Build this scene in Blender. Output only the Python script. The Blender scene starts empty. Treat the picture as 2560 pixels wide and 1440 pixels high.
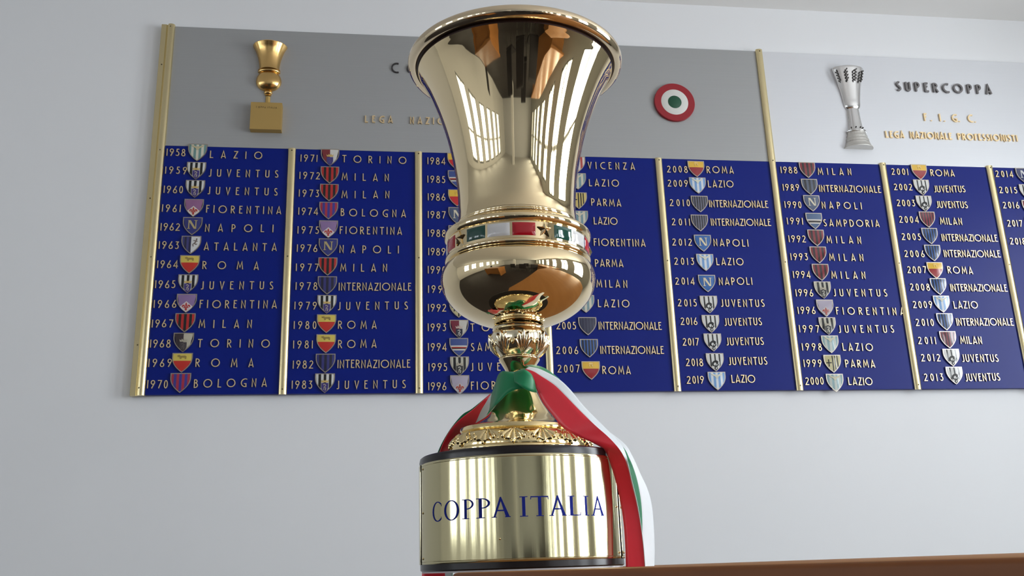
import bpy, bmesh, math, random
from mathutils import Vector, Matrix
random.seed(7)
SC = bpy.context.scene
COL = SC.collection
# ------------------------------------------------------------------ camera
EZ = 1.05                                    # eye height of the photographer's phone
cam = bpy.data.objects.new('camera', bpy.data.cameras.new('camera'))
COL.objects.link(cam)
cam.data.lens = 32.80; cam.data.sensor_width = 36.0
cam.data.clip_start = 0.02; cam.data.clip_end = 100
_R = Vector((0.99107002, -0.12951783, -0.03170717))
_U = Vector((-0.00712738, -0.28890247, 0.957332))
_F = Vector((0.13315184, 0.94855706, 0.2872457))
cam.matrix_world = Matrix(((_R.x, _U.x, -_F.x, 0), (_R.y, _U.y, -_F.y, -2.6), (_R.z, _U.z, -_F.z, EZ), (0, 0, 0, 1)))
SC.camera = cam
# ------------------------------------------------------------------ world, daylight, exposure
SC.view_settings.view_transform = 'Standard'; SC.view_settings.look = 'None'
SC.view_settings.gamma = 1.0; SC.view_settings.use_curve_mapping = False
SC.view_settings.exposure = 0.05
world = bpy.data.worlds.new('World'); SC.world = world; world.use_nodes = True
bg = world.node_tree.nodes['Background']; bg.inputs[0].default_value = (0.75, 0.87, 1.0, 1); bg.inputs[1].default_value = 1.0
RIGHT_X, LEFT_X, BACK_Y, CEIL_Z = 3.1, -5.2, -12.0, 2.84
SILLS = {1: 0.98, -1: 1.22}; HEAD = 2.65
RIGHT_WINS = [(-1.0, -2.1), (-2.75, -3.55), (-4.15, -4.85), (-5.5, -6.2), (-6.9, -7.6), (-8.3, -9.0), (-9.7, -10.4)]
LEFT_WINS = [(-1.45, -2.3), (-2.75, -3.6), (-4.15, -5.0), (-5.55, -6.4), (-6.95, -7.8), (-8.35, -9.2)]
RIGHT_POWER, LEFT_POWER = 58.0, 16.0      # W per square metre of window
def day(name, x, y0, y1, power, sx):
    l = bpy.data.lights.new(name, 'AREA'); l.shape = 'RECTANGLE'
    l.size = abs(y1 - y0); l.size_y = HEAD - SILLS[sx]; l.energy = power * l.size * l.size_y; l.color = (0.90, 0.955, 1.0)
    o = bpy.data.objects.new(name, l); COL.objects.link(o)
    o.location = (x, (y0 + y1) / 2, (SILLS[sx] + HEAD) / 2)
    o.rotation_euler = (math.pi / 2, 0, math.pi / 2 if sx > 0 else -math.pi / 2)
    return o
for a, b in RIGHT_WINS: day('daylight', RIGHT_X + 0.26, a, b, RIGHT_POWER, 1)
for a, b in LEFT_WINS: day('daylight', LEFT_X - 0.26, a, b, LEFT_POWER, -1)

# ------------------------------------------------------------------ materials
def mat(name, col, rough=0.5, metal=0.0, spec=0.5, coat=0.0, noise=None, bump=None, aniso=0.0, sheen=0.0):
    m = bpy.data.materials.new(name); m.use_nodes = True
    nt = m.node_tree; b = nt.nodes['Principled BSDF']
    b.inputs['Base Color'].default_value = (*col, 1); b.inputs['Roughness'].default_value = rough
    b.inputs['Metallic'].default_value = metal; b.inputs['Specular IOR Level'].default_value = spec
    b.inputs['Coat Weight'].default_value = coat; b.inputs['Coat Roughness'].default_value = 0.04
    b.inputs['Anisotropic'].default_value = aniso
    if sheen: b.inputs['Sheen Weight'].default_value = sheen
    tc = None
    if noise or bump:
        tc = nt.nodes.new('ShaderNodeTexCoord')
    if noise:                                  # (scale xyz, strength, second colour)
        mp = nt.nodes.new('ShaderNodeMapping'); mp.inputs['Scale'].default_value = noise[0]
        n = nt.nodes.new('ShaderNodeTexNoise'); n.inputs['Scale'].default_value = 1; n.inputs['Detail'].default_value = 5
        r = nt.nodes.new('ShaderNodeMapRange'); r.inputs[1].default_value = 0.3; r.inputs[2].default_value = 0.7
        r.inputs[4].default_value = noise[1]
        x = nt.nodes.new('ShaderNodeMix'); x.data_type = 'RGBA'
        x.inputs[6].default_value = (*col, 1); x.inputs[7].default_value = (*noise[2], 1)
        nt.links.new(tc.outputs['Object'], mp.inputs[0]); nt.links.new(mp.outputs[0], n.inputs[0])
        nt.links.new(n.outputs[0], r.inputs[0]); nt.links.new(r.outputs[0], x.inputs[0]); nt.links.new(x.outputs[2], b.inputs['Base Color'])
    if bump:                                   # (scale xyz, strength, distance)
        mp = nt.nodes.new('ShaderNodeMapping'); mp.inputs['Scale'].default_value = bump[0]
        n = nt.nodes.new('ShaderNodeTexNoise'); n.inputs['Scale'].default_value = 1; n.inputs['Detail'].default_value = 4
        u = nt.nodes.new('ShaderNodeBump'); u.inputs['Strength'].default_value = bump[1]; u.inputs['Distance'].default_value = bump[2]
        nt.links.new(tc.outputs['Object'], mp.inputs[0]); nt.links.new(mp.outputs[0], n.inputs[0])
        nt.links.new(n.outputs[0], u.inputs['Height']); nt.links.new(u.outputs[0], b.inputs['Normal'])
    return m
M = {}
M['wall'] = mat('wall_paint', (0.78, 0.785, 0.80), 0.75, noise=((1.3, 1.3, 2.2), 0.35, (0.74, 0.75, 0.765)), bump=((60, 60, 60), 0.05, 0.002))
M['ceiling'] = mat('ceiling_paint', (0.86, 0.85, 0.83), 0.8, noise=((2, 2, 2), 0.3, (0.83, 0.81, 0.78)))
M['floor'] = mat('floor_carpet', (0.022, 0.016, 0.016), 0.6, noise=((3, 3, 3), 0.5, (0.034, 0.025, 0.024)))
M['pillar'] = mat('window_wall_paint', (0.42, 0.42, 0.38), 0.6)
M['frame'] = mat('window_frame_paint', (0.10, 0.10, 0.095), 0.4)
M['blue'] = mat('blue_enamel_panel', (0.0006, 0.010, 0.175), 0.36, spec=0.20, noise=((9, 9, 9), 0.4, (0.001, 0.013, 0.20)))
M['alu'] = mat('brushed_aluminium_panel', (0.385, 0.39, 0.39), 0.5, metal=0.35, noise=((2, 60, 260), 0.5, (0.36, 0.365, 0.365)))
M['alu2'] = mat('pale_satin_panel', (0.70, 0.71, 0.74), 0.42, metal=0.25, noise=((2, 60, 260), 0.4, (0.67, 0.68, 0.71)))
M['brass'] = mat('brass_strip_metal', (0.82, 0.70, 0.41), 0.27, metal=1.0, noise=((30, 30, 2), 0.4, (0.76, 0.63, 0.35)))
M['letter'] = mat('gilded_letter_metal', (0.88, 0.68, 0.40), 0.38, metal=0.8)
M['dark'] = mat('dark_letter_metal', (0.055, 0.05, 0.05), 0.4, metal=0.4)
M['grey'] = mat('pewter_letter_metal', (0.20, 0.19, 0.19), 0.45, metal=0.6)
M['screw'] = mat('screw_metal', (0.16, 0.13, 0.08), 0.4, metal=1.0)
M['gold'] = mat('polished_silver_gilt', (0.88, 0.72, 0.45), 0.035, metal=1.0, bump=((9, 9, 5), 0.05, 0.004))
M['goldrim'] = mat('rim_gilt', (0.80, 0.66, 0.46), 0.06, metal=1.0)
M['goldfoot'] = mat('foot_gilt', (0.90, 0.72, 0.38), 0.09, metal=1.0)
M['groove'] = mat('groove_shade_metal', (0.035, 0.016, 0.012), 0.4, metal=0.6)  # near-black brown holds the shade of the gap below the rim
M['knop'] = mat('chased_gilt', (0.90, 0.80, 0.58), 0.12, metal=1.0)
M['goldin'] = mat('cup_lining_gilt', (0.85, 0.68, 0.40), 0.12, metal=1.0)
M['relief'] = mat('relief_gold', (0.80, 0.52, 0.20), 0.2, metal=1.0)
M['reliefbox'] = mat('relief_plinth_gold', (0.62, 0.42, 0.15), 0.45, metal=0.9)
M['silver'] = mat('relief_silver', (0.72, 0.71, 0.70), 0.2, metal=1.0)
M['silvermat'] = mat('relief_silver_matt', (0.62, 0.60, 0.56), 0.42, metal=0.8)
M['oxid'] = mat('oxidised_silver', (0.10, 0.095, 0.09), 0.5, metal=0.8)
M['plaque'] = mat('brushed_brass_plaque', (0.60, 0.54, 0.33), 0.10, metal=1.0, bump=((500, 500, 6), 0.03, 0.001))
M['ebony'] = mat('ebonised_wood', (0.010, 0.007, 0.008), 0.25, spec=0.35)
M['ink'] = mat('blue_engraving_ink', (0.012, 0.022, 0.22), 0.8, spec=0.1)
M['thin_disc'] = mat('pale_base_disc', (0.55, 0.53, 0.54), 0.8)
M['e_green'] = mat('green_enamel', (0.001, 0.055, 0.038), 0.08, coat=0.5)
M['e_white'] = mat('white_enamel', (0.62, 0.62, 0.63), 0.12, coat=0.5)
M['e_red'] = mat('red_enamel', (0.38, 0.006, 0.014), 0.12, coat=0.3)
M['r_green'] = mat('green_satin', (0.0, 0.20, 0.075), 0.42, spec=0.4, sheen=0.2, bump=((900, 900, 40), 0.1, 0.0005))
M['r_white'] = mat('white_satin', (0.62, 0.66, 0.69), 0.5, spec=0.4, sheen=0.2, bump=((900, 900, 40), 0.1, 0.0005))
M['r_red'] = mat('red_satin', (0.88, 0.022, 0.048), 0.34, spec=0.6, sheen=0.3, bump=((900, 900, 40), 0.1, 0.0005))
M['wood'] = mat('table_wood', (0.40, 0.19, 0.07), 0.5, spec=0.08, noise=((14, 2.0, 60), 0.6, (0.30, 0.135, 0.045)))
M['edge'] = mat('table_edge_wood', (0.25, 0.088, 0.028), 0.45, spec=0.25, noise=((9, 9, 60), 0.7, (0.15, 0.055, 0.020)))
M['oak'] = mat('orange_desk_wood', (0.38, 0.16, 0.045), 0.4, noise=((3, 14, 30), 0.5, (0.28, 0.11, 0.03)))
M['ro_red'] = mat('roundel_red', (0.30, 0.012, 0.02), 0.35)
M['ro_white'] = mat('roundel_white', (0.66, 0.66, 0.62), 0.4)
M['ro_green'] = mat('roundel_green', (0.006, 0.075, 0.035), 0.4)
M['dent'] = mat('vent_dark', (0.05, 0.05, 0.04), 0.6)
def glassmat():
    m = bpy.data.materials.new('window_glass'); m.use_nodes = True; nt = m.node_tree; nt.nodes.clear()
    o = nt.nodes.new('ShaderNodeOutputMaterial'); t = nt.nodes.new('ShaderNodeBsdfTransparent'); g = nt.nodes.new('ShaderNodeBsdfGlossy')
    g.inputs['Roughness'].default_value = 0.02; x = nt.nodes.new('ShaderNodeMixShader'); x.inputs[0].default_value = 0.06
    nt.links.new(t.outputs[0], x.inputs[1]); nt.links.new(g.outputs[0], x.inputs[2]); nt.links.new(x.outputs[0], o.inputs[0]); return m
M['glass'] = glassmat()
_E = {}
def enamel(c):
    if c not in _E: _E[c] = mat('badge_enamel', c, 0.2, coat=0.4)
    return _E[c]

# ------------------------------------------------------------------ helpers
def mesh(name, vs, fs, mats, mi=None, smooth=None):
    me = bpy.data.meshes.new(name); me.from_pydata([tuple(v) for v in vs], [], fs)
    for m in (mats if isinstance(mats, (list, tuple)) else [mats]): me.materials.append(m)
    if mi: me.polygons.foreach_set('material_index', mi)
    if smooth is not None:
        me.polygons.foreach_set('use_smooth', [True] * len(fs)); me.set_sharp_from_angle(angle=math.radians(smooth))
    me.update(); return me
def fixn(me):
    bm = bmesh.new(); bm.from_mesh(me); bmesh.ops.recalc_face_normals(bm, faces=bm.faces); bm.to_mesh(me); bm.free(); return me
def ob(name, me, parent=None, loc=None, rot=None, label=None):
    o = bpy.data.objects.new(name, me); COL.objects.link(o)
    if parent: o.parent = parent
    if loc: o.location = loc
    if rot: o.rotation_euler = rot
    if label: o['label'] = label
    return o
def empty(name, loc, label, cat, group=None):
    o = bpy.data.objects.new(name, None); COL.objects.link(o); o.location = loc; o.empty_display_size = 0.05
    o['label'] = label; o['category'] = cat
    if group: o['group'] = group
    return o
def struct(name, me, parent=None):
    o = ob(name, me, parent)
    if not parent: o['kind'] = 'structure'
    return o
def boxes(name, bs, m, bevel=0.0, smooth=None):
    bm = bmesh.new()
    for (x0, x1, y0, y1, z0, z1) in bs:
        r = bmesh.ops.create_cube(bm, size=1.0, matrix=Matrix.Translation(((x0 + x1) / 2, (y0 + y1) / 2, (z0 + z1) / 2)) @ Matrix.Diagonal((abs(x1 - x0), abs(y1 - y0), abs(z1 - z0), 1)))
    if bevel: bmesh.ops.bevel(bm, geom=list(bm.edges), offset=bevel, segments=2, affect='EDGES', profile=0.6)
    me = bpy.data.meshes.new(name); bm.to_mesh(me); bm.free(); me.materials.append(m)
    if smooth: me.polygons.foreach_set('use_smooth', [True] * len(me.polygons)); me.set_sharp_from_angle(angle=math.radians(smooth))
    return me
def catmull(pts, n):
    out = []; P = [2 * Vector(pts[0]) - Vector(pts[1])] + [Vector(p) for p in pts] + [2 * Vector(pts[-1]) - Vector(pts[-2])]
    for i in range(1, len(P) - 2):
        for k in range(n):
            t = k / n; a, b, c, d = P[i - 1:i + 3]
            out.append(0.5 * ((2 * b) + (c - a) * t + (2 * a - 5 * b + 4 * c - d) * t * t + (3 * b - a - 3 * c + d) * t ** 3))
    out.append(P[-2]); return out
def revolve(name, prof, m, seg=128, a0=0.0, a1=2 * math.pi, flat=1.0, smooth=40, disp=None, zero=0.0):
    """prof: (height, radius) list; angle 0 faces the viewer (-y), positive angles turn to the right (+x)."""
    full = abs(a1 - a0 - 2 * math.pi) < 1e-6; n = seg if full else seg + 1
    vs = []; fs = []
    for (h, r) in prof:
        for k in range(n):
            a = a0 + (a1 - a0) * k / seg; rr = r
            if disp: rr += disp(h, a)
            vs.append((rr * math.sin(a), -rr * math.cos(a) * flat, h - zero))
    for i in range(len(prof) - 1):
        for k in range(seg):
            k2 = (k + 1) % n if full else k + 1
            fs.append((i * n + k, i * n + k2, (i + 1) * n + k2, (i + 1) * n + k))
    return mesh(name, vs, fs, m, smooth=smooth)
def curvy(prof, n=6):
    return [(p.x, p.y) for p in catmull([(a, b, 0) for a, b in prof], n)]
ROWS=[
 [
  (1958,'LAZIO',-0.6386,-0.5862,2.243,-0.5164,-0.367,2.24,2.24,-0.552,0.05372,2.271,0.05593),
  (1959,'JUVENTUS',-0.6386,-0.5781,2.186,-0.5156,-0.3182,2.181,2.182,-0.5518,0.05367,2.213,0.05221),
  (1960,'JUVENTUS',-0.6384,-0.585,2.126,-0.5155,-0.3182,2.125,2.125,-0.5514,0.05362,2.156,0.05461),
  (1961,'FIORENTINA',-0.639,-0.5878,2.068,-0.5168,-0.3054,2.068,2.067,-0.5513,0.0541,2.097,0.05395),
  (1962,'NAPOLI',-0.6386,-0.5856,2.011,-0.5163,-0.3255,2.01,2.011,-0.5514,0.05566,2.041,0.05479),
  (1963,'ATALANTA',-0.6393,-0.585,1.956,-0.5161,-0.3136,1.954,1.954,-0.5515,0.05478,1.984,0.05413),
  (1964,'ROMA',-0.6395,-0.5837,1.899,-0.5166,-0.3612,1.898,1.897,-0.5517,0.05444,1.926,0.05347),
  (1965,'JUVENTUS',-0.6404,-0.5868,1.84,-0.5164,-0.319,1.838,1.839,-0.5525,0.0541,1.869,0.05367),
  (1966,'FIORENTINA',-0.64,-0.5797,1.783,-0.5174,-0.3066,1.783,1.783,-0.5525,0.05428,1.812,0.05386),
  (1967,'MILAN',-0.6409,-0.5857,1.727,-0.516,-0.3728,1.726,1.726,-0.5527,0.05551,1.756,0.05375),
  (1968,'TORINO',-0.6412,-0.5874,1.67,-0.5151,-0.3214,1.671,1.67,-0.5534,0.05568,1.7,0.05419),
  (1969,'ROMA',-0.6414,-0.5805,1.616,-0.5176,-0.3624,1.616,1.615,-0.553,0.0561,1.643,0.05379),
  (1970,'BOLOGNA',-0.6402,-0.5865,1.557,-0.5183,-0.3246,1.558,1.56,-0.5538,0.05549,1.587,0.05447),
 ],
 [
  (1971,'TORINO',-0.2561,-0.2071,2.235,-0.1338,0.05629,2.236,2.236,-0.1701,0.05177,2.266,0.05502),
  (1972,'MILAN',-0.2571,-0.1979,2.179,-0.1346,0.004305,2.178,2.178,-0.1694,0.05289,2.209,0.05469),
  (1973,'MILAN',-0.2572,-0.1992,2.123,-0.134,0.006072,2.121,2.124,-0.1698,0.05314,2.153,0.05468),
  (1974,'BOLOGNA',-0.2567,-0.2005,2.066,-0.1351,0.055,2.065,2.064,-0.1701,0.05339,2.096,0.05404),
  (1975,'FIORENTINA',-0.257,-0.1967,2.008,-0.1368,0.04367,2.009,2.009,-0.1692,0.05251,2.038,0.05369),
  (1976,'NAPOLI',-0.2571,-0.1993,1.952,-0.1364,0.03447,1.951,1.951,-0.1686,0.0547,1.982,0.05573),
  (1977,'MILAN',-0.2578,-0.1949,1.894,-0.133,0.001006,1.894,1.895,-0.1684,0.05409,1.924,0.05447),
  (1978,'INTERNAZIONALE',-0.2567,-0.1961,1.838,-0.1359,0.0706,1.837,1.838,-0.1683,0.05349,1.867,0.05469),
  (1979,'JUVENTUS',-0.258,-0.1964,1.78,-0.1366,0.06083,1.779,1.782,-0.1679,0.05317,1.811,0.05375),
  (1980,'ROMA',-0.2579,-0.1956,1.723,-0.1357,-0.02721,1.724,1.724,-0.1676,0.05339,1.754,0.05423),
  (1981,'ROMA',-0.2576,-0.2039,1.667,-0.1345,-0.02721,1.668,1.669,-0.1674,0.05386,1.696,0.05411),
  (1982,'INTERNAZIONALE',-0.2566,-0.2009,1.61,-0.1346,0.06772,1.611,1.611,-0.1676,0.05406,1.64,0.05345),
  (1983,'JUVENTUS',-0.2575,-0.202,1.553,-0.1352,0.05494,1.552,1.553,-0.1678,0.05426,1.584,0.0539),
 ],
 [
  (1984,'ROMA',0.1197,0.1735,2.236,0.2475,0.3653,2.234,2.232,0.2063,0.05418,2.264,0.0569),
  (1985,'SAMPDORIA',0.1193,0.1722,2.176,0.2464,0.4249,2.175,2.173,0.2075,0.0546,2.206,0.05884),
  (1986,'ROMA',0.12,0.1722,2.119,0.2453,0.3617,2.118,2.116,0.2074,0.0551,2.144,0.05682),
  (1987,'NAPOLI',0.1197,0.1716,2.062,0.2454,0.4208,2.061,2.061,0.2078,0.05454,2.087,0.05692),
  (1988,'SAMPDORIA',0.1193,0.1719,2.004,0.2443,0.4186,2.003,2.002,0.2073,0.05361,2.029,0.05674),
  (1989,'SAMPDORIA',0.1204,0.1703,1.946,0.2433,0.4189,1.946,1.945,0.207,0.05447,1.971,0.05606),
  (1990,'JUVENTUS',0.1187,0.1706,1.89,0.2434,0.4324,1.889,1.889,0.2067,0.05297,1.914,0.05539),
  (1991,'ROMA',0.1189,0.1699,1.831,0.2423,0.3553,1.832,1.831,0.2065,0.05383,1.857,0.05594),
  (1992,'PARMA',0.1186,0.1711,1.775,0.2412,0.363,1.775,1.775,0.2068,0.0535,1.8,0.05647),
  (1993,'TORINO',0.1177,0.1698,1.717,0.2401,0.4269,1.717,1.717,0.2072,0.0527,1.739,0.05339),
  (1994,'SAMPDORIA',0.1179,0.1707,1.659,0.2402,0.4246,1.659,1.659,0.2057,0.05457,1.685,0.053),
  (1995,'JUVENTUS',0.1189,0.1711,1.601,0.2391,0.4282,1.601,1.602,0.2069,0.05335,1.631,0.05331),
  (1996,'FIORENTINA',0.118,0.1686,1.546,0.238,0.4191,1.547,1.548,0.2067,0.05292,1.577,0.05269),
 ],
 [
  (1997,'VICENZA',0.4827,0.5387,2.234,0.6137,0.7632,2.235,2.235,0.5794,0.05418,2.263,0.05246),
  (1998,'LAZIO',0.4824,0.5387,2.175,0.6141,0.7087,2.177,2.177,0.5785,0.05388,2.207,0.05491),
  (1999,'PARMA',0.4817,0.5384,2.112,0.6174,0.711,2.113,2.111,0.5779,0.05439,2.143,0.0572),
  (2000,'LAZIO',0.4811,0.5397,2.052,0.6219,0.6961,2.052,2.051,0.5781,0.05406,2.083,0.05502),
  (2001,'FIORENTINA',0.4809,0.5396,1.983,0.6179,0.7781,1.983,1.982,0.5767,0.05424,2.013,0.0557),
  (2002,'PARMA',0.4808,0.54,1.918,0.6177,0.7047,1.917,1.916,0.5762,0.05444,1.947,0.05494),
  (2003,'MILAN',0.4815,0.5395,1.853,0.6181,0.7124,1.852,1.851,0.5795,0.05492,1.881,0.05562),
  (2004,'LAZIO',0.4842,0.5432,1.791,0.6192,0.7152,1.791,1.79,0.5819,0.05428,1.816,0.0585),
  (2005,'INTERNAZIONALE',0.4921,0.5494,1.723,0.6174,0.8081,1.723,1.722,0.5842,0.05502,1.748,0.05686),
  (2006,'INTERNAZIONALE',0.4881,0.5523,1.649,0.6182,0.8087,1.65,1.649,0.5851,0.05409,1.682,0.05606),
  (2007,'ROMA',0.4894,0.5529,1.595,0.6203,0.7047,1.59,1.589,0.5868,0.05372,1.616,0.05421),
 ],
 [
  (2008,'ROMA',0.8664,0.9324,2.229,0.9946,1.083,2.23,2.231,0.9611,0.05464,2.258,0.05489),
  (2009,'LAZIO',0.8645,0.9291,2.181,0.9945,1.078,2.182,2.183,0.9608,0.05523,2.202,0.05767),
  (2010,'INTERNAZIONALE',0.8659,0.9301,2.116,0.992,1.184,2.115,2.117,0.9614,0.0555,2.14,0.05666),
  (2011,'INTERNAZIONALE',0.8672,0.9245,2.053,0.9917,1.186,2.054,2.056,0.9555,0.05512,2.077,0.05592),
  (2012,'NAPOLI',0.8631,0.9249,1.987,0.9935,1.105,1.987,1.987,0.9595,0.05331,2.011,0.0546),
  (2013,'LAZIO',0.8645,0.9257,1.925,0.9963,1.083,1.926,1.926,0.961,0.0559,1.949,0.05743),
  (2014,'NAPOLI',0.8621,0.9215,1.862,0.9981,1.104,1.862,1.864,0.9606,0.05408,1.882,0.05461),
  (2015,'JUVENTUS',0.864,0.9218,1.794,0.9982,1.135,1.794,1.794,0.9599,0.054,1.816,0.05387),
  (2016,'JUVENTUS',0.8678,0.9188,1.737,1.003,1.12,1.735,1.737,0.9601,0.05338,1.756,0.05405),
  (2017,'JUVENTUS',0.8686,0.9173,1.674,1.003,1.119,1.675,1.676,0.9609,0.05449,1.699,0.05312),
  (2018,'JUVENTUS',0.873,0.9247,1.612,1.004,1.123,1.615,1.616,0.9622,0.05416,1.639,0.05329),
  (2019,'LAZIO',0.8712,0.9226,1.56,1.007,1.08,1.562,1.562,0.9623,0.05665,1.583,0.05753),
 ],
 [
  (1988,'MILAN',1.24,1.295,2.236,1.364,1.478,2.234,2.235,1.33,0.05595,2.264,0.0546),
  (1989,'INTERNAZIONALE',1.24,1.294,2.176,1.361,1.57,2.175,2.176,1.33,0.05564,2.206,0.05504),
  (1990,'NAPOLI',1.239,1.294,2.117,1.362,1.496,2.118,2.118,1.33,0.05602,2.15,0.05652),
  (1991,'SAMPDORIA',1.24,1.292,2.062,1.36,1.547,2.058,2.059,1.33,0.0557,2.09,0.05412),
  (1992,'MILAN',1.238,1.294,2.003,1.362,1.477,2.002,2.002,1.329,0.05641,2.034,0.05317),
  (1993,'MILAN',1.237,1.293,1.944,1.363,1.476,1.944,1.944,1.329,0.05611,1.978,0.05426),
  (1994,'MILAN',1.238,1.294,1.886,1.362,1.474,1.886,1.886,1.329,0.05647,1.921,0.05464),
  (1996,'JUVENTUS',1.239,1.295,1.828,1.362,1.537,1.829,1.829,1.328,0.05527,1.864,0.05446),
  (1996,'FIORENTINA',1.239,1.295,1.772,1.362,1.585,1.771,1.77,1.328,0.05589,1.806,0.05382),
  (1997,'JUVENTUS',1.236,1.299,1.714,1.362,1.541,1.714,1.714,1.328,0.05527,1.75,0.05471),
  (1998,'LAZIO',1.238,1.3,1.658,1.367,1.464,1.658,1.657,1.329,0.0565,1.693,0.05466),
  (1999,'PARMA',1.237,1.293,1.608,1.368,1.463,1.607,1.605,1.328,0.05801,1.633,0.05574),
  (2000,'LAZIO',1.235,1.292,1.554,1.37,1.447,1.553,1.551,1.328,0.05766,1.575,0.0571),
 ],
 [
  (2001,'ROMA',1.617,1.674,2.24,1.752,1.836,2.239,2.239,1.714,0.05433,2.267,0.05484),
  (2002,'JUVENTUS',1.617,1.68,2.186,1.755,1.864,2.182,2.184,1.713,0.05513,2.213,0.05497),
  (2003,'JUVENTUS',1.618,1.68,2.131,1.754,1.862,2.128,2.129,1.712,0.05375,2.157,0.05472),
  (2004,'MILAN',1.617,1.683,2.074,1.756,1.832,2.071,2.071,1.714,0.05776,2.102,0.0566),
  (2005,'INTERNAZIONALE',1.616,1.68,2.016,1.752,1.945,2.015,2.015,1.713,0.0578,2.046,0.05492),
  (2006,'INTERNAZIONALE',1.616,1.683,1.959,1.75,1.944,1.961,1.962,1.713,0.05748,1.989,0.05636),
  (2007,'ROMA',1.617,1.68,1.906,1.753,1.838,1.907,1.905,1.711,0.05399,1.931,0.05196),
  (2008,'INTERNAZIONALE',1.617,1.682,1.849,1.752,1.945,1.848,1.848,1.713,0.05735,1.878,0.05558),
  (2009,'LAZIO',1.617,1.681,1.792,1.753,1.834,1.792,1.792,1.714,0.05834,1.821,0.05587),
  (2010,'INTERNAZIONALE',1.617,1.676,1.735,1.752,1.944,1.737,1.737,1.715,0.0564,1.764,0.05431),
  (2011,'MILAN',1.615,1.673,1.678,1.754,1.826,1.679,1.678,1.715,0.05801,1.707,0.05519),
  (2012,'JUVENTUS',1.616,1.678,1.624,1.75,1.87,1.622,1.622,1.716,0.05673,1.651,0.05455),
  (2013,'JUVENTUS',1.615,1.677,1.563,1.75,1.864,1.562,1.563,1.716,0.05642,1.595,0.05542),
 ],
 [
  (2014,'NAPOLI',1.983,2.045,2.241,0,0,0,0,2.083,0.05806,2.264,0.05759),
  (2015,'JUVENTUS',1.985,2.047,2.184,0,0,0,0,2.084,0.05775,2.205,0.05622),
  (2016,'MILAN',1.987,2.044,2.131,0,0,0,0,2.082,0.05815,2.149,0.0563),
  (2017,'LAZIO',1.99,2.042,2.068,0,0,0,0,2.083,0.05854,2.089,0.05702),
  (2018,'JUVENTUS',1.987,2.041,2.006,0,0,0,0,2.081,0.05819,2.026,0.05768),
 ],
]
TAIL_RIGHT=[
 [(0.1608,-1.5420,1.2696),(0.1611,-1.5440,1.2716),(0.1659,-1.5380,1.2752)],
 [(0.1639,-1.5480,1.2632),(0.1697,-1.5480,1.2674),(0.1760,-1.5420,1.2722)],
 [(0.1676,-1.5500,1.2562),(0.1773,-1.5520,1.2613),(0.1878,-1.5440,1.2662)],
 [(0.1724,-1.5520,1.2445),(0.1909,-1.5600,1.2494),(0.1996,-1.5520,1.2565)],
 [(0.1778,-1.5580,1.2286),(0.2009,-1.5700,1.2355),(0.2097,-1.5620,1.2424)],
 [(0.1873,-1.5680,1.2118),(0.2132,-1.5800,1.2182),(0.2206,-1.5720,1.2235)],
 [(0.1970,-1.5760,1.1966),(0.2286,-1.5900,1.1986),(0.2361,-1.5800,1.2035)],
 [(0.2116,-1.5820,1.1871),(0.2422,-1.5940,1.1846),(0.2497,-1.5860,1.1869)],
 [(0.2266,-1.5860,1.1793),(0.2521,-1.5980,1.1717),(0.2578,-1.5920,1.1746)],
 [(0.2396,-1.5860,1.1704),(0.2587,-1.5940,1.1625),(0.2620,-1.5920,1.1636)],
 [(0.2469,-1.5810,1.1542),(0.2638,-1.5890,1.1517),(0.2639,-1.5920,1.1514)],
 [(0.2525,-1.5770,1.1349),(0.2680,-1.5850,1.1339),(0.2681,-1.5880,1.1336)],
 [(0.2565,-1.5750,1.1126),(0.2727,-1.5820,1.1126),(0.2726,-1.5850,1.1124)],
 [(0.2580,-1.5760,1.0920),(0.2752,-1.5820,1.0913),(0.2748,-1.5850,1.0912)],
 [(0.2577,-1.5780,1.0688),(0.2761,-1.5840,1.0682),(0.2757,-1.5870,1.0681)],
 [(0.2563,-1.5800,1.0428),(0.2758,-1.5860,1.0426),(0.2757,-1.5880,1.0426)],
]
FOLD_RIGHT=[
 [(0.1640,-1.5380,1.2747),(0.1621,-1.5320,1.2779)],
 [(0.1722,-1.5400,1.2738),(0.1718,-1.5340,1.2782)],
 [(0.1816,-1.5420,1.2693),(0.1833,-1.5360,1.2746)],
 [(0.1910,-1.5440,1.2643),(0.1922,-1.5380,1.2684)],
 [(0.2000,-1.5500,1.2560),(0.2003,-1.5440,1.2595)],
]
TAIL_BACK=[
 [(0.2069,-1.5440,1.2298),(0.2138,-1.5440,1.2274),(0.2161,-1.5400,1.2295)],
 [(0.2299,-1.5480,1.2081),(0.2373,-1.5480,1.2057),(0.2397,-1.5440,1.2086)],
 [(0.2563,-1.5540,1.1862),(0.2662,-1.5540,1.1806),(0.2698,-1.5500,1.1838)],
 [(0.2647,-1.5580,1.1720),(0.2743,-1.5580,1.1638),(0.2794,-1.5520,1.1675)],
 [(0.2705,-1.5600,1.1560),(0.2797,-1.5580,1.1476),(0.2877,-1.5520,1.1467)],
 [(0.2740,-1.5600,1.1404),(0.2827,-1.5580,1.1316),(0.2946,-1.5500,1.1311)],
 [(0.2763,-1.5600,1.1205),(0.2842,-1.5580,1.1148),(0.2989,-1.5480,1.1134)],
 [(0.2777,-1.5600,1.1009),(0.2840,-1.5580,1.0965),(0.3000,-1.5460,1.0902)],
 [(0.2788,-1.5600,1.0794),(0.2828,-1.5580,1.0772),(0.2993,-1.5460,1.0685)],
 [(0.2797,-1.5600,1.0602),(0.2833,-1.5580,1.0588),(0.2983,-1.5460,1.0556)],
 [(0.2797,-1.5600,1.0416),(0.2829,-1.5580,1.0415),(0.2967,-1.5460,1.0419)],
]
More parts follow.
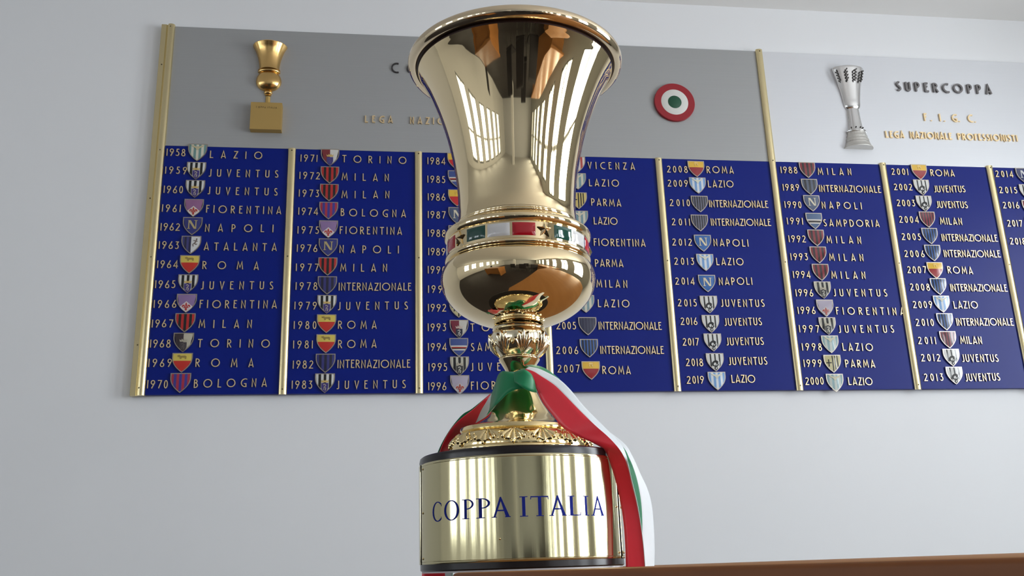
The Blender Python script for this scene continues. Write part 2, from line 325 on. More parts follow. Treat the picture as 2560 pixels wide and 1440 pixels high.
WRAP=[
 [(0.1750,-1.5420,1.2450),(0.1688,-1.5280,1.2749)],
 [(0.1641,-1.5520,1.2455),(0.1582,-1.5380,1.2728)],
 [(0.1545,-1.5540,1.2462),(0.1490,-1.5420,1.2687)],
 [(0.1460,-1.5520,1.2452),(0.1408,-1.5400,1.2692)],
 [(0.1380,-1.5480,1.2414),(0.1350,-1.5340,1.2709)],
 [(0.1305,-1.5440,1.2347),(0.1312,-1.5260,1.2683)],
 [(0.1252,-1.5400,1.2299),(0.1291,-1.5180,1.2622)],
 [(0.1223,-1.5280,1.2282),(0.1274,-1.5100,1.2566)],
 [(0.1210,-1.5140,1.2278),(0.1252,-1.4980,1.2482)],
]
TAIL_LEFT=[
 [(0.1292,-1.5040,1.2423),(0.1267,-1.5020,1.2499),(0.1250,-1.5000,1.2503),(0.1233,-1.4980,1.2501)],
 [(0.1268,-1.5020,1.2340),(0.1240,-1.4980,1.2405),(0.1192,-1.4940,1.2412),(0.1141,-1.4920,1.2426)],
 [(0.1270,-1.4940,1.2247),(0.1229,-1.4880,1.2315),(0.1144,-1.4820,1.2336),(0.1049,-1.4800,1.2355)],
 [(0.1260,-1.4740,1.2153),(0.1167,-1.4660,1.2205),(0.1094,-1.4600,1.2220),(0.0868,-1.4600,1.2232)],
 [(0.1241,-1.4380,1.2062),(0.1151,-1.4280,1.2092),(0.1039,-1.4240,1.2109),(0.0763,-1.4380,1.2113)],
 [(0.1192,-1.4080,1.1926),(0.1098,-1.4000,1.1952),(0.0970,-1.4000,1.1954),(0.0681,-1.4230,1.1941)],
 [(0.1135,-1.3830,1.1752),(0.1036,-1.3780,1.1769),(0.0906,-1.3780,1.1771),(0.0643,-1.3880,1.1781)],
 [(0.0997,-1.3800,1.1104),(0.0908,-1.3760,1.1108),(0.0796,-1.3760,1.1111),(0.0520,-1.3800,1.1116)],
 [(0.0849,-1.3840,1.0546),(0.0840,-1.3820,1.0523),(0.0751,-1.3800,1.0526),(0.0466,-1.3820,1.0535)],
 [(0.0845,-1.3840,1.0237),(0.0836,-1.3820,1.0237),(0.0748,-1.3800,1.0240),(0.0455,-1.3820,1.0250)],
 [(0.0817,-1.3840,0.9226),(0.0808,-1.3820,0.9225),(0.0722,-1.3800,0.9226),(0.0432,-1.3820,0.9242)],
]
TAIL_UNDER=[
 [(0.1345,-1.4510,1.2556),(0.1289,-1.4530,1.2588)],
 [(0.1185,-1.4370,1.2420),(0.1072,-1.4390,1.2428)],
 [(0.1085,-1.4230,1.2322),(0.0955,-1.4270,1.2370)],
 [(0.0918,-1.4050,1.2177),(0.0808,-1.4130,1.2203)],
 [(0.0782,-1.3810,1.1975),(0.0688,-1.3890,1.2003)],
 [(0.0743,-1.3580,1.1837),(0.0647,-1.3610,1.1835)],
 [(0.0601,-1.3580,1.1125),(0.0550,-1.3580,1.1126)],
]
KNOT=[
 [(0.1459,-1.5550,1.2539),(0.1463,-1.5480,1.2665)],
 [(0.1501,-1.5600,1.2497),(0.1520,-1.5540,1.2672)],
 [(0.1566,-1.5620,1.2446),(0.1584,-1.5580,1.2672)],
 [(0.1641,-1.5600,1.2417),(0.1648,-1.5580,1.2630)],
 [(0.1715,-1.5540,1.2414),(0.1693,-1.5540,1.2554)],
]
# ------------------------------------------------------------------ the room
T = 0.22
struct('floor', boxes('floor', [(LEFT_X - T, RIGHT_X + T, BACK_Y - T, 0.24, -0.1, 0)], M['floor']))
struct('ceiling', boxes('ceiling', [(LEFT_X - T, RIGHT_X + T, BACK_Y - T, 0.24, CEIL_Z, CEIL_Z + 0.12)], M['ceiling']))
struct('wall_front', boxes('wall_front', [(LEFT_X - T, RIGHT_X + T, 0.018, 0.24, 0, CEIL_Z)], M['wall']))
struct('wall_back', boxes('wall_back', [(LEFT_X - T, RIGHT_X + T, BACK_Y - T, BACK_Y, 0, CEIL_Z)], M['wall']))
struct('trim_1', boxes('trim_1', [(-1.75, -1.35, -9.2, -8.8, 0, CEIL_Z)], M['ceiling'])) 
def side(name, x0, x1, wins, m, SILL):
    bs = [(x0, x1, BACK_Y, 0.018, 0, SILL), (x0, x1, BACK_Y, 0.018, HEAD, CEIL_Z)]
    ys = [0.018] + [v for w in wins for v in w] + [BACK_Y]
    for i in range(0, len(ys), 2): bs.append((x0, x1, ys[i + 1], ys[i], SILL, HEAD))
    struct(name, boxes(name, bs, m))
side('wall_right', RIGHT_X, RIGHT_X + T, RIGHT_WINS, M['pillar'], SILLS[1])
side('wall_left', LEFT_X - T, LEFT_X, LEFT_WINS, M['ceiling'], SILLS[-1])
wn = 0
for (x, wins, SILL) in ((RIGHT_X + 0.05, RIGHT_WINS, SILLS[1]), (LEFT_X - 0.05, LEFT_WINS, SILLS[-1])):
    for a, b in wins:
        wn += 1; f = 0.05
        w = struct('window_%d' % wn, boxes('frame', [(x - .03, x + .03, a, a - f, SILL, HEAD), (x - .03, x + .03, b, b + f, SILL, HEAD), (x - .03, x + .03, a, b, SILL, SILL + f), (x - .03, x + .03, a, b, HEAD - f, HEAD), (x - .03, x + .03, (a + b) / 2 - .03, (a + b) / 2 + .03, SILL, HEAD), (x - .02, x + .02, a, b, SILL + .95, SILL + 1.0)], M['frame']))
        for p0, p1 in ((a - f, (a + b) / 2 + .025), ((a + b) / 2 - .025, b + f)):
            ob('pane', boxes('pane', [(x - .003, x + .003, p0, p1, SILL + f, HEAD - f)], M['glass']), w)

# ------------------------------------------------------------------ raised lettering
def arc(cx, cy, rx, ry, a0, a1, n=10):
    return [(cx + rx * math.cos(math.radians(a0 + (a1 - a0) * i / n)), cy + ry * math.sin(math.radians(a0 + (a1 - a0) * i / n))) for i in range(n + 1)]
G = {
 'A': (.60, [[(.05, 0), (.30, 1), (.55, 0)], [(.13, .24), (.47, .24)]]),
 'B': (.44, [[(.06, 0), (.06, 1)], [(.06, .96)] + arc(.16, .78, .18, .18, 90, -90) + [(.06, .60)], [(.06, .57)] + arc(.16, .31, .24, .27, 90, -90) + [(.06, .04)]]),
 'C': (.62, [arc(.50, .5, .45, .46, 70, 290, 14)]),
 'D': (.56, [[(.06, 0), (.06, 1)], [(.06, .96)] + arc(.16, .5, .36, .46, 90, -90) + [(.06, .04)]]),
 'E': (.40, [[(.06, 0), (.06, 1)], [(.06, .95), (.38, .95)], [(.06, .60), (.30, .60)], [(.06, .05), (.40, .05)]]),
 'F': (.38, [[(.06, 0), (.06, 1)], [(.06, .95), (.38, .95)], [(.06, .56), (.30, .56)]]),
 'G': (.62, [arc(.50, .5, .45, .46, 65, 290, 14), [(.58, .02), (.58, .40), (.36, .40)]]),
 'I': (.11, [[(.055, 0), (.055, 1)]]),
 'J': (.28, [[(.22, 1), (.22, .12), (.14, .04), (.0, .04)]]),
 'L': (.40, [[(.06, 1), (.06, .05), (.40, .05)]]),
 'M': (.74, [[(.05, 0), (.15, .98), (.37, .25), (.59, .98), (.69, 0)]]),
 'N': (.52, [[(.06, 0), (.06, .96), (.46, .04), (.46, 1)]]),
 'O': (1.0, [arc(.5, .5, .44, .45, 0, 360, 22)]),
 'P': (.46, [[(.06, 0), (.06, 1)], [(.06, .95)] + arc(.18, .70, .22, .25, 90, -90) + [(.06, .45)]]),
 'R': (.50, [[(.06, 0), (.06, 1)], [(.06, .95)] + arc(.18, .73, .22, .22, 90, -90) + [(.06, .51)], [(.18, .50), (.46, 0)]]),
 'S': (.42, [arc(.22, .76, .15, .19, 40, 190, 8) + [(.10, .62), (.32, .40)] + arc(.20, .24, .17, .19, 20, -150, 8)]),
 'T': (.50, [[(.25, 0), (.25, .95)], [(.0, .95), (.50, .95)]]),
 'U': (.50, [[(.06, 1), (.06, .26)] + arc(.25, .24, .19, .19, 180, 360, 8) + [(.44, 1)]]),
 'V': (.54, [[(.05, 1), (.27, .04), (.49, 1)]]),
 'Z': (.48, [[(.02, .95), (.44, .95), (.04, .05), (.48, .05)]]),
 '.': (.10, [[(.05, 0), (.05, .11)]]),
 '0': (.46, [arc(.23, .5, .17, .45, 0, 360, 18)]),
 '1': (.11, [[(.055, 0), (.055, 1)]]),
 '2': (.50, [arc(.24, .74, .18, .21, 160, -30, 8) + [(.03, .05), (.48, .05)]]),
 '3': (.44, [[(.05, .95), (.36, .95), (.18, .62)] + arc(.18, .33, .20, .28, 75, -140, 9)]),
 '4': (.52, [[(.38, 0), (.38, .98), (.03, .27), (.52, .27)]]),
 '5': (.42, [[(.38, .95), (.13, .95), (.10, .62)] + arc(.17, .33, .21, .28, 100, -140, 9)]),
 '6': (.50, [arc(.25, .27, .20, .23, 0, 360, 14), [(.07, .36), (.36, 1)]]),
 '7': (.46, [[(.02, .95), (.44, .95), (.16, 0)]]),
 '8': (.48, [arc(.24, .76, .15, .20, 0, 360, 12), arc(.24, .27, .20, .24, 0, 360, 14)]),
 '9': (.50, [arc(.25, .73, .20, .23, 0, 360, 14), [(.43, .64), (.14, 0)]]),
}
def stroke_mesh(name, strokes, H, th, depth, m, heavy=()):
    vs = []; fs = []
    for si, st in enumerate(strokes):
        w = th * (1.55 if si in heavy else 1.0) / 2; d = depth + si * 0.00006
        pts = [Vector((a, b)) for a, b in st]; n = len(pts); closed = (pts[0] - pts[-1]).length < 1e-4 and n > 3
        if closed: pts = pts[:-1]; n -= 1
        L = []; Rr = []
        for i in range(n):
            pa = pts[(i - 1) % n] if (closed or i > 0) else None; pb = pts[(i + 1) % n] if (closed or i < n - 1) else None
            d1 = (pts[i] - pa).normalized() if pa is not None else None; d2 = (pb - pts[i]).normalized() if pb is not None else None
            if d1 is None: d1 = d2
            if d2 is None: d2 = d1
            t = (d1 + d2); t = t.normalized() if t.length > 1e-6 else d1
            nn = Vector((-t.y, t.x)); k = max(0.45, nn.dot(Vector((-d1.y, d1.x)))); nn = nn * (w / k)
            L.append(pts[i] + nn); Rr.append(pts[i] - nn)
        b = len(vs)
        for i in range(n):
            for q, y in ((L[i], 0.0), (L[i], -d), (Rr[i], -d), (Rr[i], 0.0)): vs.append((q.x * H, y, q.y * H))
        rng = range(n) if closed else range(n - 1)
        for i in rng:
            j = (i + 1) % n
            for k in range(3):
                fs.append((b + 4 * i + k, b + 4 * j + k, b + 4 * j + k + 1, b + 4 * i + k + 1))
        if not closed:
            fs.append((b, b + 1, b + 2, b + 3)); e = b + 4 * (n - 1); fs.append((e + 3, e + 2, e + 1, e))
    return fixn(mesh(name, vs, fs, m))
HEAVY = {'A': (0,), 'N': (0,), 'M': (0,), 'R': (0,), 'B': (0,)}
_L = {}
def glyph(ch, H, th, depth, mk):
    k = (ch, H, th, depth, mk)
    if k not in _L: _L[k] = stroke_mesh('glyph', G[ch][1], H, th, depth, M[mk], ())
    return _L[k]
def word(text, x0, x1, z0, z1, H, parent, mk='letter', th=.105, depth=.0035, name='letter', y=0.0):
    """letters of a word spread evenly from x0 to x1; z0, z1 are the mid heights at both ends"""
    tot = sum(G[c][0] for c in text if c != ' ') * H
    n = len(text) - 1 + text.count(' ') * 1.0
    gap = (x1 - x0 - tot) / max(1, n); x = x0
    for c in text:
        if c == ' ': x += gap; continue
        z = z0 + (z1 - z0) * (x - x0) / max(1e-6, x1 - x0) - H / 2 + random.uniform(-.0004, .0004)
        ob(name if c != '.' else 'full_stop', glyph(c, H, th, depth, mk), parent, (x, y, z), (0, random.uniform(-.012, .012), 0)); x += G[c][0] * H + gap

# ------------------------------------------------------------------ shields (badges)
def half(y):                      # half width of the unit shield at depth y (0 top, 1 tip)
    return 0.5 * (1 - max(0.0, (y - .22) / .78) ** 2.1) * (1 - .03 * (1 - y))
def bottom(x, s=1.0):
    lo, hi = 0.0, 1.0
    for _ in range(22):
        mid = (lo + hi) / 2
        if half(mid) * s > abs(x): lo = mid
        else: hi = mid
    return lo
SW, SH = .0555, .0545
IN = .90
def dome(x, y): return .0042 + .0018 * (1 - min(1, (2 * x) ** 2)) * (1 - min(1, (1.6 * (y - .42)) ** 2))
K = (.004, .004, .006); W_ = (.60, .60, .58); MET = (.42, .38, .34)
def vstripes(cols, y0=0.0):
    n = len(cols); return [('v', -.5 * IN + IN * i / n, -.5 * IN + IN * (i + 1) / n, c, y0) for i, c in enumerate(cols)]
def hbands(bands): return [('h', a, b, c) for a, b, c in bands]
def shield_mesh(regions, mkrim=(.45, .40, .34)):
    vs = []; fs = []; mi = []; mats = [enamel_rim(mkrim)]; idx = {}
    def mid(c):
        if c not in idx: idx[c] = len(mats); mats.append(enamel(c))
        return idx[c]
    ring = [(-half(y), y) for y in [0, .12, .24, .36, .48, .58, .68, .76, .84, .91, .96]] + [(0, 1.0)]
    ring = ring + [(-x, y) for x, y in reversed(ring[:-1])]
    n = len(ring)
    def P(x, y, d): return (x * SW, -d, -y * SH)
    for x, y in ring:
        xi, yi = x * IN, .045 + y * .90
        vs += [P(x, y, 0), P(x, y, .0048), P(xi, yi, .0048), P(xi, yi, .0036)]
    for i in range(n):
        j = (i + 1) % n
        for k in range(3): fs.append((4 * i + k, 4 * j + k, 4 * j + k + 1, 4 * i + k + 1)); mi.append(0)
    Y = lambda y: .045 + y * .90
    for r in regions:
        if r[0] == 'v':
            _, a, b, c, ys = r; m = mid(c); N = 4; R_ = 5; base = len(vs)
            for i in range(N + 1):
                x = a + (b - a) * i / N; yb = bottom(x / IN * .999, 1.0)
                for k in range(R_ + 1):
                    y = Y(ys + (max(yb, ys) - ys) * k / R_); vs.append(P(x, y, dome(x, y)))
            for i in range(N):
                for k in range(R_):
                    q = base + i * (R_ + 1) + k; fs.append((q, q + 1, q + R_ + 2, q + R_ + 1)); mi.append(m)
        else:
            _, a, b, c = r; m = mid(c); N = 8; R_ = max(1, int((b - a) * 9)); base = len(vs)
            for k in range(R_ + 1):
                y0 = a + (b - a) * k / R_; h = half(y0) * IN
                for i in range(N + 1):
                    x = -h + 2 * h * i / N; vs.append(P(x, Y(y0), dome(x, Y(y0))))
            for k in range(R_):
                for i in range(N):
                    q = base + k * (N + 1) + i; fs.append((q, q + 1, q + N + 2, q + N + 1)); mi.append(m)
    return fixn(mesh('shield', vs, fs, mats, mi, smooth=25))
_RM = {}
def enamel_rim(c):
    if c not in _RM: _RM[c] = mat('badge_rim_metal', c, 0.3, metal=0.9)
    return _RM[c]
def decal(polys, cols, name='emblem'):
    """thin raised polygons in unit shield coordinates: y runs down"""
    vs = []; fs = []; mi = []; mats = []
    for pi, (poly, c) in enumerate(zip(polys, cols)):
        m = enamel(c)
        if m not in mats: mats.append(m)
        k = mats.index(m); n = len(poly); b = len(vs); e = .0003 + .00012 * pi
        for x, y in poly: vs.append((x * SW, -(dome(x, y) + .0005 + e), -y * SH))
        for x, y in poly: vs.append((x * SW, -(dome(x, y) - .0004), -y * SH))
        fs.append(tuple(range(b, b + n))); mi.append(k)
        for i in range(n):
            j = (i + 1) % n; fs.append((b + i, b + n + i, b + n + j, b + j)); mi.append(k)
    return fixn(mesh(name, vs, fs, mats, mi))
GOLDC = (.55, .38, .12)
def band_poly(pts, w):
    L = []; R_ = []
    for i, (x, y) in enumerate(pts):
        a = pts[max(0, i - 1)]; b = pts[min(len(pts) - 1, i + 1)]; dx, dy = b[0] - a[0], b[1] - a[1]; l = math.hypot(dx, dy) or 1
        L.append((x - dy / l * w / 2, y + dx / l * w / 2)); R_.append((x + dy / l * w / 2, y - dx / l * w / 2))
    return L + R_[::-1]
def em_crest(body, crown, beast):
    c = [[(-.17, .50), (.17, .50), (.17, .74), (.10, .90), (0, .97), (-.10, .90), (-.17, .74)],
         [(-.16, .47), (-.19, .34), (-.10, .41), (-.07, .31), (0, .40), (.07, .31), (.10, .41), (.19, .34), (.16, .47)],
         band_poly([(-.08, .60), (0, .56), (.05, .62), (-.01, .70), (.05, .77), (.02, .88)], .05),
         band_poly([(-.08, .86), (-.03, .78), (-.05, .70)], .03)]
    return decal(c, [body, crown, beast, beast])
def em_zebra(dark, pale):
    c = [[(-.20, .98 - .30), (-.19, .52), (-.08, .42), (.06, .40), (.16, .47), (.13, .56), (.17, .66), (.08, .74), (.10, .86), (.0, .96), (-.08, .84), (-.05, .74)],
         [(-.12, .64), (-.09, .54), (.0, .52), (.03, .60), (-.04, .70)],
         [(.02, .70), (.10, .66), (.09, .60), (.04, .62)],
         [(-.02, .90), (.0, .78), (.05, .78), (.05, .86)]]
    return decal(c, [dark, pale, pale, pale])
def em_lily(edge, red):
    c = [[(0, .40), (.31, .68), (.20, .82), (0, .965), (-.20, .82), (-.31, .68)],
         [(0, .46), (.045, .56), (.03, .68), (-.03, .68), (-.045, .56)],
         [(-.04, .68), (-.10, .58), (-.18, .60), (-.21, .68), (-.16, .73), (-.15, .66), (-.10, .66), (-.06, .72)],
         [(.04, .68), (.10, .58), (.18, .60), (.21, .68), (.16, .73), (.15, .66), (.10, .66), (.06, .72)],
         [(-.12, .71), (.12, .71), (.12, .755), (-.12, .755)],
         [(-.03, .75), (.03, .75), (.05, .86), (0, .90), (-.05, .86)]]
    return decal(c, [edge, red, red, red, red, red])
def em_N(c1, x0=-.22, x1=.22, y0=.18, y1=.66):
    w = .05
    return decal([[(x0 + .02, y0), (x0 + .02 + w, y0), (x0 + .02 + w, y1), (x0 + .02, y1)], [(x0, y0), (x0 + .13, y0), (x1 - .02, y1), (x1 - .13, y1)],
                  [(x1 - .02 - w, y0), (x1 - .02, y0), (x1 - .02, y1), (x1 - .02 - w, y1)],
                  [(x0 - .03, y1 - .03), (x0 + .12, y1 - .03), (x0 + .12, y1), (x0 - .03, y1)], [(x1 - .13, y0), (x1 + .03, y0), (x1 + .03, y0 + .03), (x1 - .13, y0 + .03)]], [c1] * 5)
def em_eagle(c1):
    return decal([[(-.34, .08), (-.20, .10), (-.06, .18), (0, .14), (.06, .18), (.20, .10), (.34, .08), (.24, .19), (.10, .26), (.05, .36), (-.05, .36), (-.10, .26), (-.24, .19)]], [c1])
def em_wolf(c1):
    return decal([[(-.24, .13), (-.14, .10), (-.08, .15), (.14, .14), (.20, .18), (.19, .31), (.14, .31), (.12, .24), (-.02, .24), (-.05, .31), (-.10, .31), (-.12, .22), (-.17, .19), (-.22, .19)]], [c1])
def em_runner(c1):
    return decal([[(.24, .14), (.30, .14), (.30, .22), (.24, .22)], band_poly([(.26, .22), (.22, .36), (.16, .42)], .05), band_poly([(.12, .26), (.32, .30)], .035),
                  band_poly([(.17, .41), (.10, .48), (.13, .58)], .035), band_poly([(.18, .41), (.26, .48), (.30, .44)], .035)], [c1] * 5)
def em_cross(c1):
    return decal([[(-.25, .26), (-.20, .26), (-.20, .66), (-.25, .66)], [(-.36, .42), (-.08, .42), (-.08, .475), (-.36, .475)]], [c1] * 2)
def em_R(c1):
    return decal([[(-.12, .18), (.12, .18), (.10, .10), (-.08, .09)], [(-.10, .20), (-.05, .20), (-.05, .30), (-.10, .30)], [(.03, .20), (.10, .20), (.12, .30), (.05, .30)]], [c1] * 3)
def alt(a, b, n): return [a if i % 2 == 0 else b for i in range(n)]
def variant(club, col, yr):
    if club == 'MILAN':
        if col < 2: return 'old', vstripes(alt((.42, .015, .015), K, 7)), None, 'red and black striped'
        if col == 5: return 'm5', vstripes(alt((.20, .012, .022), (.02, .004, .008), 7)), None, 'dark red striped'
        return 'm6', vstripes(alt((.20, .022, .04), (.035, .01, .018), 11)), None, 'maroon narrow striped'
    if club == 'INTERNAZIONALE':
        if col < 2: return 'i1', vstripes(alt((.028, .028, .16), (.006, .006, .03), 7)), None, 'indigo and black striped'
        if col == 3 and yr == 2005: return 'i3', vstripes(alt((.012, .014, .045), (.03, .035, .07), 11)), None, 'dark navy striped'
        if yr in (2010, 2011) and col == 4: return 'i4', vstripes(alt((.006, .006, .012), (.11, .11, .16), 13)), None, 'black and grey striped'
        if col == 5: return 'i5', vstripes(alt((.07, .09, .14), (.012, .014, .02), 7)), None, 'slate striped'
        return 'i6', vstripes(alt((.03, .09, .28), (.005, .007, .015), 11)), None, 'blue and black striped'
    if club == 'JUVENTUS':
        if col < 2: return 'j1', vstripes([W_, K, W_, K, W_, K, W_]), em_crest((.045, .03, .17), GOLDC, (.35, .30, .28)), 'white and black striped, violet crest'
        if col == 2 or col == 5: return 'j5', vstripes([(.46, .44, .36), K, (.46, .44, .36), K, (.46, .44, .36), K, (.46, .44, .36)]), em_crest((.03, .028, .03), (.40, .36, .28), (.45, .43, .36)), 'cream and black striped, black crest'
        return 'j6', vstripes([W_, W_, K, W_, W_, K, W_, W_, K, W_, W_]), em_zebra(K, W_), 'white with thin black stripes and zebra'
    if club == 'LAZIO':
        if col == 0: return 'l0', vstripes(alt((.14, .26, .25), (.58, .56, .46), 7)), em_eagle((.48, .42, .26)), 'teal and cream striped, eagle'
        if col == 3: return 'l3', vstripes(alt((.17, .27, .30), (.55, .52, .42), 7)), em_eagle((.55, .50, .38)), 'grey blue and cream striped'
        if col == 5: return 'l5', vstripes(alt((.22, .34, .36), (.48, .52, .48), 7)), em_eagle((.55, .52, .38)), 'pale teal striped'
        return 'l4', vstripes(alt((.16, .32, .60), (.62, .66, .70), 7)), em_eagle((.60, .60, .50)), 'sky blue and white striped, eagle'
    if club == 'ROMA':
        if col < 2: return 'r1', hbands([(0, .40, (.62, .48, .09)), (.40, 1, (.50, .02, .012))]), em_wolf((.28, .20, .05)), 'yellow over red, wolf'
        if col == 2: return 'r2', hbands([(0, .42, (.72, .46, .05)), (.42, 1, (.52, .015, .02))]), em_R((.60, .40, .06)), 'yellow over red'
        return 'r3', hbands([(0, .40, (.72, .44, .045)), (.40, 1, (.30, .014, .02))]), em_R((.78, .55, .18)), 'orange yellow over dark red'
    if club == 'FIORENTINA':
        if col == 0 and yr == 1961: return 'f0', vstripes([(.26, .11, .24)] * 3), em_lily((.62, .55, .52), (.40, .03, .02)), 'mauve with red lily on a white lozenge'
        if col < 2: return 'f1', vstripes([(.24, .15, .32)] * 3), em_lily((.62, .56, .56), (.42, .03, .03)), 'lilac with red lily on a white lozenge'
        return 'f2', vstripes([(.38, .34, .42)] * 3), em_lily((.46, .42, .44), (.38, .05, .03)), 'pale lilac with small red lily'
    if club == 'NAPOLI':
        if col < 2: return 'n1', vstripes([(.022, .028, .17)] * 3), em_N((.42, .34, .16)), 'dark blue with gold N'
        if col == 2 or col == 5: return 'n5', vstripes([(.06, .085, .16)] * 3), em_N((.60, .55, .42)), 'slate blue with cream N'
        if col == 7: return 'n7', vstripes([(.015, .022, .11)] * 3), em_N((.65, .65, .66)), 'navy with white N'
        return 'n4', vstripes([(.016, .11, .36)] * 3), em_N((.66, .58, .40)), 'mid blue with cream N'
    if club == 'TORINO':
        if yr == 1968: return 't3', vstripes([(.03, .018, .025), (.46, .42, .33)]), em_crest((.05, .04, .045), (.40, .36, .28), (.10, .08, .08)), 'black and cream halves'
        if col == 2: return 't2', vstripes([(.16, .012, .03), (.50, .47, .42)]), em_crest((.02, .02, .04), (.50, .40, .34), (.45, .42, .38)), 'maroon and cream halves'
        return 't1', vstripes([(.19, .02, .025), (.58, .57, .54)]), em_crest((.05, .035, .17), GOLDC, (.07, .05, .22)), 'maroon and white halves with violet crest'
    if club == 'BOLOGNA': return 'b', vstripes(alt((.34, .02, .05), (.04, .03, .24), 7)), None, 'red and blue striped'
    if club == 'ATALANTA': return 'a', vstripes([(.04, .04, .17), (.012, .012, .05), (.04, .04, .17), (.012, .012, .05), (.60, .60, .60), (.60, .60, .60), (.60, .60, .60), (.60, .60, .60)]), em_runner((.16, .12, .10)), 'striped blue beside white with running figure'
    if club == 'SAMPDORIA':
        B_ = (.04, .07, .24) if col == 2 else (.06, .11, .22); R_ = (.34, .03, .02) if col == 2 else (.03, .02, .02); w = (.60, .57, .52)
        return 's%d' % col, hbands([(0, .40, B_), (.40, .48, w), (.48, .56, R_), (.56, .61, K), (.61, .69, w), (.69, 1, B_)]), None, 'blue with horizontal bands'
    if club == 'VICENZA': return 'v', vstripes([(.62, .55, .50), (.62, .55, .50), (.62, .55, .50), (.40, .05, .04), (.62, .55, .50), (.40, .05, .04), (.62, .55, .50)]), None, 'white with red stripes'
    if club == 'PARMA':
        Y_ = (.55, .42, .13) if col == 3 else (.50, .45, .24)
        return 'p%d' % col, vstripes([Y_, Y_, Y_, Y_, Y_, Y_, K, Y_, K, Y_, K, Y_, Y_]), em_cross(K), 'yellow with black cross and stripes'
_S = {}
def put_shield(club, col, yr, x, z, w, parent):
    k, reg, em, lab = variant(club, col, yr)
    if k not in _S: _S[k] = (shield_mesh(reg), em)
    sm, em = _S[k]
    s = ob('shield', sm, parent, (x, 0, z), None, lab + ' enamel shield beside the year %d' % yr)
    if em: ob('emblem', em, s)
    return s

# ------------------------------------------------------------------ the two honour boards on the wall
X0, CW = -0.644, 0.3743
XK = [X0 + CW * k for k in range(6)] + [1.6022, 1.9768, 2.3514]
ZT, ZS, ZB = 2.663, 2.2652, 1.5281
b1 = empty('honour_board', (0.29, 0.018, ZB), 'grey and blue winners board behind the trophy with gold cup relief and target roundel', 'board', 'wall boards listing winners by year')
b2 = empty('honour_board', (1.8, 0.018, ZB), 'blue winners board at the right edge with pale header and silver cup relief', 'board', 'wall boards listing winners by year')
def at(parent, o):                       # world coordinates kept when hung on the board's empty
    o.location = Vector(o.location) - Vector(parent.location) if o.parent == parent else o.location
    return o
def panel(name, x0, x1, z0, z1, m, board, label, d=0.0175):
    me = boxes(name, [(0, x1 - x0, 0, d, z0 - z1, 0)], m, bevel=0.0008)
    return ob(name, me, board, Vector((x0, 0.0, z1)) - Vector(board.location), None, label)
LH = .0235
def fill(col, board):
    x0, x1 = XK[col] , XK[col + 1] - .022
    p = panel('blue_panel', XK[col] - (.001 if col != 5 else .012), XK[col + 1] - (.001 if col != 4 else .012), ZB, ZS - .0004, M['blue'], board, 'blue panel with the years %d to %d' % (ROWS[col][0][0], ROWS[col][-1][0]))
    org = Vector((XK[col] - (.001 if col != 5 else .012), 0.0, ZS - .0004))
    for (yr, cl, a, b, yz, n0, n1, c0, c1, sx, sw, st, sh) in ROWS[col]:
        word(str(yr), a - org.x, b - org.x, yz - org.z, yz - org.z, LH * .96, p, name='digit')
        if n1: word(cl, n0 - org.x, n1 - org.x, c0 - org.z, c1 - org.z, LH, p)
        put_shield(cl, col, yr, sx - board.location.x, st - board.location.z, sw, board).location.y = -board.location.y
for c in range(5): fill(c, b1)
for c in range(5, 8): fill(c, b2)
h1 = panel('header_panel', X0 - .004, XK[5] - .012, ZS, ZT, M['alu'], b1, 'brushed grey header panel')
h2 = panel('header_panel', XK[5] - .012, XK[8] - .001, ZS, ZT - .001, M['alu2'], b2, 'pale header panel')
def hword(t, x0, x1, z, H, h, x, mk, th, d=.004): word(t, x0 - x, x1 - x, z - (ZT if h is h1 else ZT - .001), z - (ZT if h is h1 else ZT - .001), H, h, mk, th, d)
hx1, hx2 = X0 - .004, XK[5] - .012
hword('COPPA ITALIA', .0098, .510, 2.548, .034, h1, hx1, 'dark', .12)
hword('LEGA', -.0688, .0147, 2.370, .0225, h1, hx1, 'letter', .14)
hword('NAZIONALE', .0676, .262, 2.370, .0225, h1, hx1, 'letter', .14)
hword('PROFESSIONISTI', .315, .60, 2.370, .0225, h1, hx1, 'letter', .14)
hword('SUPERCOPPA', 1.684, 2.026, 2.5505, .033, h2, hx2, 'grey', .17, .006)
for t, xa in (('F.', 1.7642), ('I.', 1.8194), ('G.', 1.8643), ('C.', 1.9218)):
    hword(t, xa, xa + (.018 if t == 'I.' else .026), 2.440, .027, h2, hx2, 'letter', .15)
hword('LEGA', 1.618, 1.682, 2.3725, .023, h2, hx2, 'letter', .17)
hword('NAZIONALE', 1.704, 1.851, 2.3725, .023, h2, hx2, 'letter', .17)
hword('PROFESSIONISTI', 1.873, 2.087, 2.3725, .023, h2, hx2, 'letter', .17)
